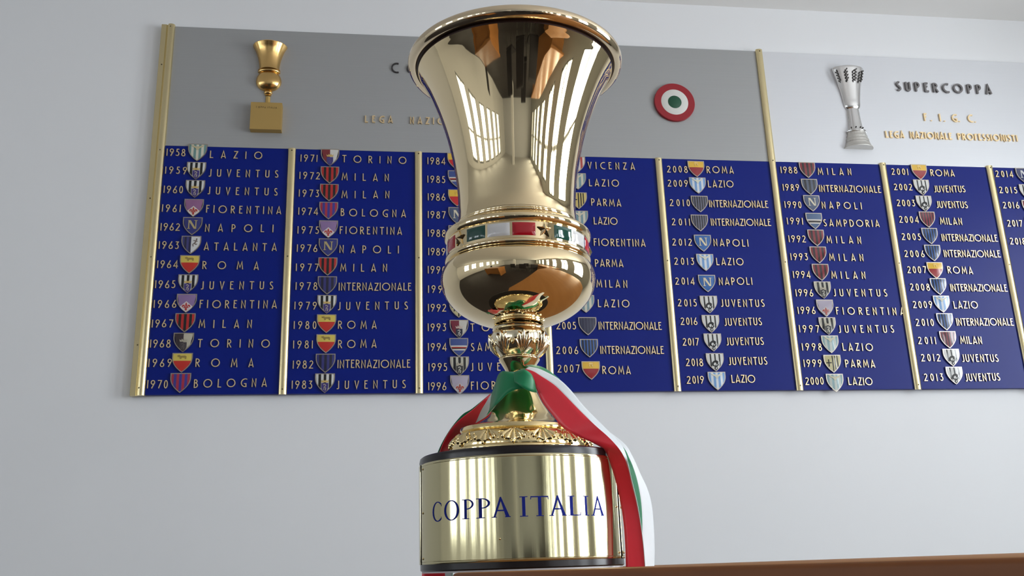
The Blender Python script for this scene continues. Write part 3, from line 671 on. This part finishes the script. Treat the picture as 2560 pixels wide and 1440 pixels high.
# brass strips
def strip_mesh(prof, L, name='brass_strip'):
    n = len(prof); vs = [(x, y, 0) for x, y in prof] + [(x, y, L) for x, y in prof]
    fs = [(i, i + 1, n + i + 1, n + i) for i in range(n - 1)] + [tuple(range(n))[::-1], tuple(range(n, 2 * n))]
    return fixn(mesh(name, vs, fs, M['brass'], smooth=50))
round_prof = [(0, 0)] + [(.0115 - .0115 * math.cos(math.radians(a)), -.0015 - .0075 * math.sin(math.radians(a))) for a in range(0, 181, 15)] + [(.023, 0)]
flange_prof = [(0, .017), (0, -.0030), (.0010, -.0042), (.0150, -.0042), (.0165, -.0020), (.0185, -.0016)] + [(.0185 + .0105 - .0105 * math.cos(math.radians(a)), -.002 - .0085 * math.sin(math.radians(a))) for a in range(15, 181, 15)] + [(.0395, .001)]
def screw(parent, x, y, z):
    me = _S.get('screw')
    if me is None:
        bm = bmesh.new(); bmesh.ops.create_cone(bm, cap_ends=True, segments=12, radius1=.0024, radius2=.0018, depth=.0014)
        bmesh.ops.rotate(bm, verts=bm.verts, matrix=Matrix.Rotation(math.pi / 2, 3, 'X')); me = bpy.data.meshes.new('screw'); bm.to_mesh(me); bm.free(); me.materials.append(M['screw']); _S['screw'] = me
    ob('screw', me, parent, (x, y, z))
st = ob('brass_strip', strip_mesh(flange_prof, ZT + .003 - ZB + .002), b1, Vector((-.6835, 0, ZB - .002)) - Vector(b1.location), None, 'wide stepped brass edging strip at the left end')
for x, z in ((-.6557, 2.6566), (-.6735, 2.5286), (-.6561, 2.2468), (-.6735, 2.0971), (-.6563, 1.918), (-.6735, 1.666), (-.6590, 1.5463)):
    screw(st, x + .6835, -.0046 if x < -.667 else -.0098, z - ZB + .002)
for k in range(1, 9):
    bd = b1 if k < 5 else b2
    top = ZT + .004 if k in (5, 8) else ZS + (.003 if k > 5 else -.0005)
    zb = ZB - .002
    s = ob('brass_strip', strip_mesh(round_prof, top - zb), bd, Vector((XK[k] - .0235, 0, zb)) - Vector(bd.location), None, 'tall brass strip between the two header panels' if k == 5 else None)
    for z in ((top - .008), ZB + .397, ZB + .012) + ((ZS,) if k in (5, 8) else ()): screw(s, .0115, -.0094, z - zb)
# roundel
rd = ob('roundel', revolve('roundel', [(0, .0665), (.008, .0665), (.009, .0655), (.009, .0448), (.008, .0445)], M['ro_red'], 64), b1, Vector((.909, 0, 2.4602)) - Vector(b1.location), (math.pi / 2, 0, 0), 'red white and green target roundel')
ob('white_ring', revolve('white_ring', [(.004, .0450), (.0085, .0448), (.0090, .0440), (.0090, .0218)], M['ro_white'], 64), rd, None, None, 'white ring')
ob('green_disc', revolve('green_disc', [(.004, .0222), (.0098, .0220), (.0102, .0212), (.0102, .0001)], M['ro_green'], 48), rd, None, None, 'green disc')
# gold cup relief: half-round bodies on the header
HB = dict(a0=-math.pi / 2, a1=math.pi / 2)
def hb(*a, **k): return revolve(*a, seg=36, **HB, **k)
gx, gz = -.3590, 2.315
gc = ob('gold_cup_relief', hb('flared_bowl', curvy([(.2065, .0300), (.222, .0305), (.245, .0345), (.268, .0415), (.283, .0488), (.2875, .0512)]) + [(.2890, .0512), (.2885, .0490), (.281, .044), (.26, .034)], M['relief'], flat=.85), b1, Vector((gx, 0, gz)) - Vector(b1.location), None, 'small gold cup relief fixed to the grey header')
ob('collar', hb('collar', [(.1970, .0001), (.1972, .0300), (.1990, .0330), (.2015, .0338), (.2020, .0318), (.2060, .0318), (.2066, .0334), (.2085, .0330), (.2095, .0300)], M['relief'], flat=.62), gc)
ob('lower_bowl', hb('lower_bowl', [(.170 + .0385 * math.sin(math.radians(a)) * (1 if a > 0 else .88), .0378 * math.cos(math.radians(a))) for a in range(-90, 60, 6)], M['relief'], flat=.62), gc)
ob('knop', hb('knop', curvy([(.121, .0072), (.123, .0105), (.1255, .0085), (.129, .0120), (.133, .0125), (.138, .0100)], 4), M['relief'], flat=.8), gc)
ob('stem', hb('stem', curvy([(.088, .022), (.090, .0165), (.0935, .0090), (.100, .0072), (.119, .0070)], 4), M['reliefbox'], flat=.8), gc)
pl = ob('plinth', boxes('plinth', [(-.0455, .0455, -.024, 0, 0, .0885)], M['reliefbox'], bevel=.0008), gc, None, None, 'square gold plinth')
word('COPPA ITALIA', -.030, .033, .072, .072, .0052, pl, 'screw', .14, .0004, y=-.024)
# silver cup relief
sx, sz = 1.5165, 2.317
def flutes(h, a): return -.0012 * max(0, math.cos(a * 6 + math.pi)) ** 3 * min(1, max(0, (h - .16) / .08))
sc = ob('silver_cup_relief', hb('bowl', curvy([(.1385, .0001), (.1388, .0140), (.1410, .0210), (.1480, .0265), (.1600, .0295), (.1780, .0315), (.2100, .0370), (.2480, .0455), (.2890, .0565)]) + [(.2900, .0562), (.288, .054), (.27, .047)], M['silver'], flat=.55, disp=flutes), b2, Vector((sx, 0, sz)) - Vector(b2.location), None, 'small silver cup relief fixed to the pale header')
for i, a in enumerate((-52, -20, 10, 40)):
    rr = .0525; x = rr * math.sin(math.radians(a)); y = -rr * .55 * math.cos(math.radians(a))
    pts = []
    polys = []
    for k in range(8):
        z = .012 * 0 + k * .0052; s = 1 if k % 2 else -1
        polys.append([(0, z), (s * .0048, z + .0035), (s * .0040, z + .0085), (0, z + .0055)])
    vs = []; fs = []
    for p in polys:
        b = len(vs); vs += [(q[0], -.0022, q[1]) for q in p] + [(q[0] * 1.05, .002, q[1]) for q in p]; fs += [(b, b + 1, b + 2, b + 3)] + [(b + j, b + 4 + j, b + 4 + (j + 1) % 4, b + (j + 1) % 4) for j in range(4)]
    ob('laurel', fixn(mesh('laurel', vs, fs, M['oxid'])), sc, (x * .93, y * 1.0, .2330), (.20, 0.21 * math.sin(math.radians(a)), math.radians(a) * .8), 'dark laurel sprig')
ob('column', hb('column', [(.063, .0270), (.066, .0260), (.070, .0250), (.100, .0222), (.1415, .0205)], M['silver'], flat=.7, disp=lambda h, a: -.0014 * max(0, math.cos(a * 9))), sc)
ob('collar', hb('collar', [(.056, .0300), (.0575, .0345), (.0605, .0352), (.063, .0330), (.064, .026)], M['silver'], flat=.7), sc)
ob('frieze', hb('frieze', [(.022 + i * .0035, .0385 - .0009 * i) for i in range(11)], M['silvermat'], flat=.7, disp=lambda h, a: .0032 * abs(math.sin(a * 11 + h * 300)) * abs(math.sin(h * 260))), sc)
ob('foot', hb('foot', [(0, .0001), (0, .0490), (.0025, .0492), (.004, .0475), (.010, .0440), (.016, .0415), (.019, .0412), (.0195, .0395), (.022, .0390)], M['silvermat'], flat=.7), sc)
for a in (-50, -15, 20, 50):
    bm = bmesh.new(); bmesh.ops.create_icosphere(bm, subdivisions=1, radius=.0028); me = bpy.data.meshes.new('stud'); bm.to_mesh(me); bm.free(); me.materials.append(M['oxid'])
    ob('stud', me, sc, (.0265 * math.sin(math.radians(a)), -.0188 * math.cos(math.radians(a)), .0715))

# ------------------------------------------------------------------ table
TZ = EZ - .0029
def prism(name, pts, z0, z1, m, bevel):
    bm = bmesh.new(); vb = [bm.verts.new((x, y, z0)) for x, y in pts]; f = bm.faces.new(vb)
    r = bmesh.ops.extrude_face_region(bm, geom=[f]); bmesh.ops.translate(bm, verts=[v for v in r['geom'] if isinstance(v, bmesh.types.BMVert)], vec=(0, 0, z1 - z0))
    bmesh.ops.recalc_face_normals(bm, faces=bm.faces)
    if bevel: bmesh.ops.bevel(bm, geom=list(bm.edges), offset=bevel, segments=4, affect='EDGES', profile=.5)
    me = bpy.data.meshes.new(name); bm.to_mesh(me); bm.free(); me.materials.append(m)
    me.polygons.foreach_set('use_smooth', [True] * len(me.polygons)); me.set_sharp_from_angle(angle=math.radians(40)); return me
CX, CY = .1546, -1.508
tb = empty('table', (.9, -1.7, 0), 'dark polished wooden table with tapered end, carrying the trophy', 'table')
tp = [(.0641, -1.67), (.0641 + .85 * .5, -1.67 - .85 * .87), (.98, -2.75), (1.35, -2.4), (1.45, -1.35), (1.2, -1.1), (.121, -1.1)]
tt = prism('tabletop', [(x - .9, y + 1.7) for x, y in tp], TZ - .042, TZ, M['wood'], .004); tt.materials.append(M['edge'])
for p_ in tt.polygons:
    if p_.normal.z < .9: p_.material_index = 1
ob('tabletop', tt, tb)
for x, y in ((.32, -1.62), (.30, -1.22), (.75, -2.2), (1.2, -1.3), (1.15, -2.3)):
    ob('leg', boxes('leg', [(x - .9 - .025, x - .9 + .025, y + 1.7 - .025, y + 1.7 + .025, 0, TZ - .0425)], M['wood'], bevel=.003), tb)
dk = empty('desk', (-1.5, -3.3, 0), 'orange wooden desk in the room seen only as a reflection in the trophy', 'desk')
ob('desktop', boxes('desktop', [(-.6, .6, -.35, .35, .90, .94)], M['oak'], bevel=.004), dk)
for s in (-1, 1): ob('side_panel', boxes('side_panel', [(s * .55 - .02, s * .55 + .02, -.33, .33, 0, .899)], M['oak']), dk)
ob('front_panel', boxes('front_panel', [(-.53, .53, .25, .27, .15, .899)], M['oak']), dk)
cb = empty('counter', (1.9, -4.6, 0), 'long tan wooden counter behind the photographer seen as a reflection in the trophy', 'counter')
ob('worktop', boxes('worktop', [(-.55, .55, -1.4, 1.4, .88, .93)], M['oak'], bevel=.005), cb)
ob('base_panel', boxes('base_panel', [(-.45, .45, -1.3, 1.3, 0, .879)], M['oak']), cb)

def chair(loc, rz, lab, src=[]):  # unseen chairs added to put a dark mass into the trophy's reflections
    t = empty('added_chair', loc, lab, 'chair', 'dark chairs added for the reflections in the trophy'); t.rotation_euler = (0, 0, rz)
    if not src:
        src += [('seat', boxes('seat', [(-.24, .24, -.24, .24, .42, .50)], M['seat'], bevel=.02)), ('backrest', boxes('backrest', [(-.23, .23, .20, .27, .52, 1.12)], M['seat'], bevel=.02))] + [('leg', boxes('leg', [(x - .015, x + .015, y - .015, y + .015, 0, .42)], M['frame'])) for x in (-.2, .2) for y in (-.2, .2)]
    for n_, me in src: ob(n_, me, t)
M['seat'] = mat('dark_chair_fabric', (.018, .015, .017), .8)
for x, y, r, lab in ((.15, -4.3, .3, 'black chair nearest the photographer, added for the reflections'), (.75, -4.1, -.2, 'black chair beside the tan counter, added for the reflections'), (-.55, -4.7, .5, 'black chair left of the middle, added for the reflections'), (-2.3, -4.2, 1.0, 'black chair behind the orange desk, added for the reflections'), (.4, -5.6, 0, 'black chair in the far row, added for the reflections')): chair((x, y, 0), r, lab)

# ------------------------------------------------------------------ the trophy
tr = empty('trophy', (CX, CY, TZ), 'tall polished gold cup on black round base with brass plaques, standing on the table', 'trophy')
BZ = EZ - TZ                                   # local height of the eye plane
ob('base_disc', revolve('base_disc', [(0, .0001), (0, .113), (.0017, .113), (.0017, .0001)], M['thin_disc'], 96), tr)  # thin pale disc filling the gap between base and tabletop
ob('base', revolve('base', [(.0018, .0001), (.0018, .1135), (.0030, .1150)] + [(.0080 + BZ, .1150)] + [(BZ + .1130, .1150), (BZ + .1185, .1158), (BZ + .1225, .1150), (BZ + .1240, .1130), (BZ + .1245, .0001)], M['ebony'], 160, smooth=35), tr, None, None, 'glossy black round base')
def plaque(a0, a1, name='plaque', label=None):
    R = .1164; z0, z1 = BZ + .0063, BZ + .1149; c = .0012; pr = [(z0, .1151), (z0, R - .0003), (z0 + .0006, R), (z0 + .0022, R), (z0 + .0026, R - .0003), (z0 + .0030, R)]
    pr = pr + [(z0 + (z1 - z0) * k / 12, R) for k in range(1, 12)] + [(z1 - .0030, R), (z1 - .0026, R - .0003), (z1 - .0022, R), (z1 - .0006, R), (z1, R - .0003), (z1, .1151)]
    ra = [math.radians(a) for a in (a0, a0 + .25, a0 + 1.1, a0 + 1.3, a0 + 1.5)]; re = [math.radians(a) for a in (a1 - 1.5, a1 - 1.3, a1 - 1.1, a1 - .25, a1)]
    n = 64; aa = ra + [ra[-1] + (re[0] - ra[-1]) * i / n for i in range(1, n)] + re
    off = {1: 0, 3: -.0003, len(aa) - 4: -.0003}
    vs = []; fs = []
    for i, (h, r) in enumerate(pr):
        for j, a in enumerate(aa):
            rr = r + (off.get(j, 0) if r > .1155 else 0)
            if j in (0, len(aa) - 1): rr = min(rr, R - .0004)
            vs.append((rr * math.sin(a), -rr * math.cos(a), h))
    m = len(aa)
    for i in range(len(pr) - 1):
        for j in range(m - 1): fs.append((i * m + j, i * m + j + 1, (i + 1) * m + j + 1, (i + 1) * m + j))
    return ob(name, mesh(name, vs, fs, M['plaque'], smooth=30), tr, None, None, label)
pf = plaque(-79, 60.5, label='front brass plaque engraved in blue')
plaque(64, 172); plaque(176, 277.5)
def rivet(a, z, r=.0013):
    me = _S.get('rivet')
    if me is None:
        bm = bmesh.new(); bmesh.ops.create_uvsphere(bm, u_segments=10, v_segments=6, radius=.0013); me = bpy.data.meshes.new('rivet'); bm.to_mesh(me); bm.free(); me.materials.append(M['brass']); _S['rivet'] = me
    a = math.radians(a); ob('rivet', me, pf, (.1164 * math.sin(a), -.1164 * math.cos(a), BZ + z))
for a in (-76, 57.5):
    for z in (.109, .061, .0125): rivet(a, z)
for a in (67, 169):
    for z in (.109, .061, .0125): rivet(a, z)
rivet(-19, .029)  # round boss in place of a small dimple in the plaque
# engraved inscription: serif capitals bent round the plaque
def ser(x, y, w, h=.04): return [(x - w / 2, y), (x + w / 2, y), (x + w / 2, y + h), (x - w / 2, y + h)]
def quad(x0, x1, y0, y1): return [(x0, y0), (x1, y0), (x1, y1), (x0, y1)]
def ringpoly(cx, cy, rx, ry, tx, ty, a0, a1, n=16):
    o = []
    for i in range(n):
        p = math.radians(a0 + (a1 - a0) * i / n); q = math.radians(a0 + (a1 - a0) * (i + 1) / n)
        f = lambda t, k: (cx + (rx - k * tx) * math.cos(t), cy + (ry - k * ty) * math.sin(t))
        o.append([f(p, 0), f(q, 0), f(q, 1), f(p, 1)])
    return o
SER = {
 'C': ringpoly(.55, .5, .55, .52, .15, .05, 48, 312) + [quad(.88, .91, .76, .90), quad(.88, .91, .10, .22)],
 'O': ringpoly(.5, .5, .50, .52, .14, .05, 0, 360, 22),
 'P': [quad(.18, .40, 0, 1), ser(.29, 0, .58), ser(.22, .96, .44)] + ringpoly(.40, .74, .55, .26, .16, .05, 90, -90, 10),
 'A': [[(.08, .0), (.19, 0), (.53, .88), (.46, 1.03)], [(.76, 0), (.97, 0), (.52, 1.03), (.44, 1.0)], quad(.26, .74, .31, .38), ser(.13, 0, .28), ser(.86, 0, .30)],
 'I': [quad(.30, .70, 0, 1), ser(.5, 0, 1.0), ser(.5, .96, 1.0)],
 'T': [quad(.41, .59, 0, 1), ser(.5, 0, .42), quad(.0, 1, .94, 1), [(.0, .94), (.04, .94), (.03, .84), (-.02, .84)], [(.96, .94), (1, .94), (1.02, .84), (.97, .84)]],
 'L': [quad(.14, .38, 0, 1), ser(.26, .96, .52), ser(.20, 0, .40), quad(.14, .95, 0, .05), [(.90, .0), (.98, .0), (1.02, .20), (.98, .20)]],
}
for ch, a0, a1 in (('C', -62.8, -53.8), ('O', -52.3, -41.7), ('P', -39.8, -32.4), ('P', -31.4, -23.2), ('A', -22.9, -13.2), ('I', -8.4, -4.3), ('T', -2.8, 6.5), ('A', 6.8, 16.2), ('L', 17.2, 24.9), ('I', 26.6, 30.2), ('A', 32.0, 42.3)):
    vs = []; fs = []; H = .0203; z0 = BZ + .0502
    for pi, poly in enumerate(SER[ch]):
        sub = 4 if (max(p[0] for p in poly) - min(p[0] for p in poly)) > .3 else 1
        b = len(vs); (p0, p1, p2, p3) = poly
        for k in range(sub + 1):
            t = k / sub
            for (A_, B_) in ((p0, p1), (p3, p2)):
                x = A_[0] + (B_[0] - A_[0]) * t; y = A_[1] + (B_[1] - A_[1]) * t
                a = math.radians(a0 + (a1 - a0) * x); r = .11650 + .00001 * pi
                vs.append((r * math.sin(a), -r * math.cos(a), z0 + y * H))
        for k in range(sub): fs.append((b + 2 * k, b + 2 * k + 2, b + 2 * k + 3, b + 2 * k + 1))
    ob('letter', mesh('letter', vs, fs, M['ink']), pf)
# the cup leans a hair towards the viewer and to the right
HF = .1262                                     # eye-relative height of the foot's underside
LEAN = Matrix(((1, 0, .0167, 0), (0, 1, -.0194, 0), (-.0167, .0194, 1, 0), (0, 0, 0, 1)))
q = Vector((.01673, -.01938, 1)).normalized(); rotq = Vector((0, 0, 1)).rotation_difference(q)
def cup(name, me, label=None, parent=None):
    if parent: return ob(name, me, parent, None, None, label)
    o = ob(name, me, tr, (0, 0, BZ), None, label); o.rotation_mode = 'QUATERNION'; o.rotation_quaternion = rotq; return o
E_ = lambda l: [(h / 1000, r / 1000) for h, r in l]
foot = cup('foot', revolve('foot', E_([(124.6, 20), (124.8, 82.0), (125.6, 83.4), (129.5, 83.6), (131.0, 83.2), (131.6, 82.2)]) + E_([(133.2, 82.4), (137, 82.0), (142, 79.3), (146.5, 75.4), (149.6, 71.6), (150.4, 69.6), (151, 70.6), (151.8, 71.2), (155.2, 70.9), (156.3, 70.2), (156.6, 67.0)]) + curvy(E_([(156.9, 64.5), (159.5, 58.5), (164.5, 50.0), (170.5, 41.5), (178, 34.5), (187, 28.0), (199, 21.5), (211, 15.6), (218, 13.0)]), 5), M['goldfoot'], 160, smooth=32), 'bell shaped gold foot with a leaf moulded edge')
# leaves
def leaf(name, surf, ang_w, n_f, inv, thick, m, nu=26, nv=20):
    """a fan-ribbed leaf wrapped on a revolved surface surf(t)->(h,r,nh,nr), t 0..1 from its root"""
    vs = []; fs = []
    for i in range(nv + 1):
        v = i / nv
        for j in range(nu + 1):
            u = -1 + 2 * j / nu
            h, r, nh, nr = surf(v)
            fan = math.atan2(u * .85, max(v, .001)); rad = math.hypot(u * .80, v); fa = abs(fan)
            sc = max(0.0, 1 - max(0.0, (fa - .80) / .22)) if v > .02 else 0.0
            lim = (1.0 - .10 * abs(math.sin(fan * n_f)) - .10 * fa) * min(1, sc * 1.6)
            inside = max(0.0, min(1.0, (lim - rad) * 9 + .15)) * min(1, sc * 2)
            rib = .10 + .90 * abs(math.cos(fan * n_f)) ** .8
            d = thick * inside * rib * (.35 + .75 * min(1, rad)) * (1 + .6 * max(0, rad - .7)) - .0006 * (1 - inside)
            a = u * ang_w
            vs.append(((r + d * nr) * math.sin(a), -(r + d * nr) * math.cos(a), h + d * nh))
    for i in range(nv):
        for j in range(nu):
            k = i * (nu + 1) + j; fs.append((k, k + 1, k + nu + 2, k + nu + 1))
    return mesh(name, vs, fs, m, smooth=60)
def surf_of(prof):
    L = [0]
    for i in range(1, len(prof)): L.append(L[-1] + math.hypot(prof[i][0] - prof[i - 1][0], prof[i][1] - prof[i - 1][1]))
    def f(t):
        s = t * L[-1]; i = 0
        while i < len(L) - 2 and L[i + 1] < s: i += 1
        k = (s - L[i]) / (L[i + 1] - L[i]); (h0, r0), (h1, r1) = prof[i], prof[i + 1]
        dh, dr = h1 - h0, r1 - r0; l = math.hypot(dh, dr) or 1; sg = 1 if True else -1
        nh, nr = -dr / l, dh / l
        if nr < 0: nh, nr = -nh, -nr
        return h0 + dh * k, r0 + dr * k, nh, nr
    return f
fl = leaf('leaf', surf_of(E_([(149.5, 71.8), (146.5, 75.4), (142, 79.3), (137, 82.0), (133, 82.5), (131.5, 82.4)])), math.radians(12.6), 7.0, True, .0028, M['goldfoot'], 56, 36)
ball = bpy.data.meshes.new('bead'); bm = bmesh.new(); bmesh.ops.create_uvsphere(bm, u_segments=14, v_segments=10, radius=1); bm.to_mesh(ball); bm.free(); ball.materials.append(M['goldfoot']); ball.polygons.foreach_set('use_smooth', [True] * len(ball.polygons))
for k in range(15):
    a = math.radians(10.4 + 24 * k); ob('leaf', fl, foot, None, (0, 0, a))
    for da, hh, rr, s in ((0, .1335, .0840, .0021), (8.4, .1395, .0815, .0024), (-8.4, .1395, .0815, .0024), (12, .1375, .0815, .0017), (12, .1445, .0780, .0014)):
        b = a + math.radians(da); o = ob('bead', ball, foot, (rr * math.sin(b), -rr * math.cos(b), hh), (0, 0, b)); o.scale = (s * .8, s * .8, s * 1.2)
cup('stem', revolve('stem', curvy(E_([(216, 13.5), (219, 12.6), (221.5, 13.6), (223.5, 15.5), (229, 18.6), (234.5, 22.0), (238.2, 24.4), (239.8, 24.6), (240.6, 23.4)]), 5), M['gold'], 96), 'small flared gold collar below the knop')
kn_prof = curvy(E_([(240.6, 22.5), (243.5, 25.2), (248.5, 30.0), (255, 33.6), (261, 34.9), (267, 34.8), (271, 33.4), (273.4, 31.9), (274.6, 30.4)]), 5)
kn = cup('knop', revolve('knop', kn_prof + E_([(274.9, 30.6), (275.5, 31.9), (276.9, 32.3), (278.2, 31.6), (279.6, 29.8)]), M['knop'], 96), 'round gold knop chased with leaves')
kl = leaf('leaf', surf_of([p for p in kn_prof if p[0] < .2715]), math.radians(24), 8.0, False, .0026, M['knop'], 64, 44)
for k in range(8):
    a = math.radians(1 + 45 * k); ob('leaf', kl, kn, None, (0, 0, a))
    b = a + math.radians(22.5); o = ob('bead', ball, kn, (.0315 * math.sin(b), -.0315 * math.cos(b), .2705), (0, 0, b)); o.scale = (.0036, .0016, .0036)
    o = ob('bead', ball, kn, (.0335 * math.sin(b), -.0335 * math.cos(b), .2560), (0, 0, b)); o.scale = (.0022, .0016, .0042)
lower = [(.338 + (.0600 if a < 0 else .050) * math.sin(math.radians(a)), .0950 * math.cos(math.radians(a))) for a in range(-74, 25, 2)]
cup('lower_bowl', revolve('lower_bowl', [(.2785, .0240)] + lower, M['gold'], 192, smooth=60), 'squat mirror polished gold lower bowl')
band_prof = E_([(357.8, 86.6), (358.4, 88.6), (359.8, 90.0), (361.6, 90.3), (363.4, 89.6), (364.2, 88.4), (364.6, 87.6), (365.2, 87.6), (385.0, 87.6), (385.2, 87.0), (385.8, 86.6), (386.2, 87.6), (387.4, 89.8), (389.6, 91.0), (392.2, 91.4), (394.6, 90.8), (396.6, 89.0), (397.8, 86.6), (398.4, 84.0), (400.2, 80.4), (402.6, 77.6), (404.2, 76.6), (404.8, 76.9), (405.8, 76.9), (406.4, 76.0), (407.4, 75.2), (408.0, 75.4), (409.4, 75.3), (410.2, 74.5)])
bd_ = cup('band', revolve('band', band_prof, M['gold'], 192, smooth=50), 'gold band set with enamel tiles and stars')
def tile(a0, a1, z0, z1, m, name):
    vs = []; fs = []; n = 10; mrows = 6; R = .0876
    for i in range(mrows + 1):
        for j in range(n + 1):
            u, v = j / n, i / mrows; e = min(u * 6, (1 - u) * 6, v * 4, (1 - v) * 4, 1); r = R + .0001 + .0011 * math.sqrt(max(0, e * (2 - e)))
            a = math.radians(a0 + (a1 - a0) * u); vs.append((r * math.sin(a), -r * math.cos(a), z0 + (z1 - z0) * v))
    for i in range(mrows):
        for j in range(n): k = i * (n + 1) + j; fs.append((k, k + 1, k + n + 2, k + n + 1))
    return mesh(name, vs, fs, m, smooth=70)
tg, tw, tre = [tile(0, 17.6, .3675, .3832, m, 'enamel_tile') for m in (M['e_green'], M['e_white'], M['e_red'])]
def star_mesh():
    vs = [(0, -.0042, 0)]; n = 10
    for i in range(n):
        a = math.radians(36 * i); r = .0093 if i % 2 == 0 else .0040; vs.append((r * math.sin(a), -.0008 if i % 2 else -.0004, r * math.cos(a)))
    for i in range(n):
        a = math.radians(36 * i); r = .0096 if i % 2 == 0 else .0042; vs.append((r * math.sin(a), .0012, r * math.cos(a)))
    fs = [(0, 1 + i, 1 + (i + 1) % n) for i in range(n)] + [(1 + i, 11 + i, 11 + (i + 1) % n, 1 + (i + 1) % n) for i in range(n)]
    return fixn(mesh('star', vs, fs, M['gold']))
sm = star_mesh()
for k in range(5):
    s = 12.8 + 72 * k; sa = math.radians(s)
    ob('star', sm, bd_, (.0885 * math.sin(sa), -.0885 * math.cos(sa), .3752), (0, 0, sa), 'raised five pointed gold star')
    for me, off, c in ((tg, 8.3, 'green'), (tw, 27.8, 'white'), (tre, 47.3, 'red')):
        ob('enamel_tile', me, bd_, None, (0, 0, math.radians(s + off)), c + ' enamel tile')
bowl = curvy(E_([(409.6, 74.6), (418, 73.7), (428, 73.4), (451, 74.4), (475, 77.2), (505, 82.6), (533, 89.6), (562, 99.3), (588, 109.8), (606, 118.6), (615, 123.9), (619.5, 126.6)]), 6)
inner = [(h + .001, r - .0016) for h, r in reversed(bowl)]
cup('bowl', revolve('bowl', bowl + inner[:-2] + E_([(412, 60), (411, .1)]), M['gold'], 192, smooth=60), 'tall trumpet shaped polished gold upper bowl')
cup('lip_shade_strip', revolve('lip_shade_strip', [(.6190, .1262), (.6232, .1268), (.6245, .1300)], M['groove'], 160), 'strip of painted shade in the groove under the lip')  # strip coloured dark in place of the shadow gap
cup('rim', revolve('rim', [(.6300 + .0082 * math.sin(math.radians(a)), .1330 + .0070 * math.cos(math.radians(a))) for a in range(-150, 214, 10)], M['goldrim'], 192, smooth=80), 'thick rolled gold lip')

# ------------------------------------------------------------------ the ribbon
rb = empty('ribbon', (CX, CY, EZ + .21), 'green white and red satin ribbon knotted round the stem of the gold trophy', 'ribbon')
def ribbon(name, rows, mats, label=None, up=5, across=5, belly=.0):
    cols = len(rows[0]); lines = [catmull([r[i] for r in rows], up) for i in range(cols)]; n = len(lines[0])
    vs = []; fs = []; mi = []; o = Vector(rb.location)
    W = (cols - 1) * across + 1
    for i in range(n):
        for c in range(cols - 1):
            A_, B_ = lines[c][i], lines[c + 1][i]
            for k in range(across if c < cols - 2 else across + 1):
                vs.append(A_.lerp(B_, k / across) - o)
    for i in range(n - 1):
        for j in range(W - 1):
            fs.append((i * W + j, i * W + j + 1, (i + 1) * W + j + 1, (i + 1) * W + j)); mi.append(min(j // across, cols - 2))
    me = mesh(name, vs, fs, [M[m] for m in mats], mi, smooth=60)
    ob_ = ob(name, me, rb, None, None, label)
    s = ob_.modifiers.new('thickness', 'SOLIDIFY'); s.thickness = .0006; s.offset = 0
    return ob_
ribbon('tail', TAIL_RIGHT, ['r_red', 'r_white'], 'broad tail falling on the right, mostly red with a white edge')
ribbon('fold', FOLD_RIGHT, ['r_green'], 'green edge folded over at the knot')
ribbon('tail', TAIL_BACK, ['r_green', 'r_white'], 'pale green and white tail behind the red one')
ribbon('wrap', WRAP, ['r_green'], 'green turn of the ribbon across the stem')
ribbon('knot', KNOT, ['r_green'], 'dark green knot over the stem')
ribbon('tail', TAIL_LEFT, ['r_green', 'r_white', 'r_red'], 'tail passing down behind the left side of the base')
ribbon('tail', TAIL_UNDER, ['r_green'], 'green edge of the under tail at the left')
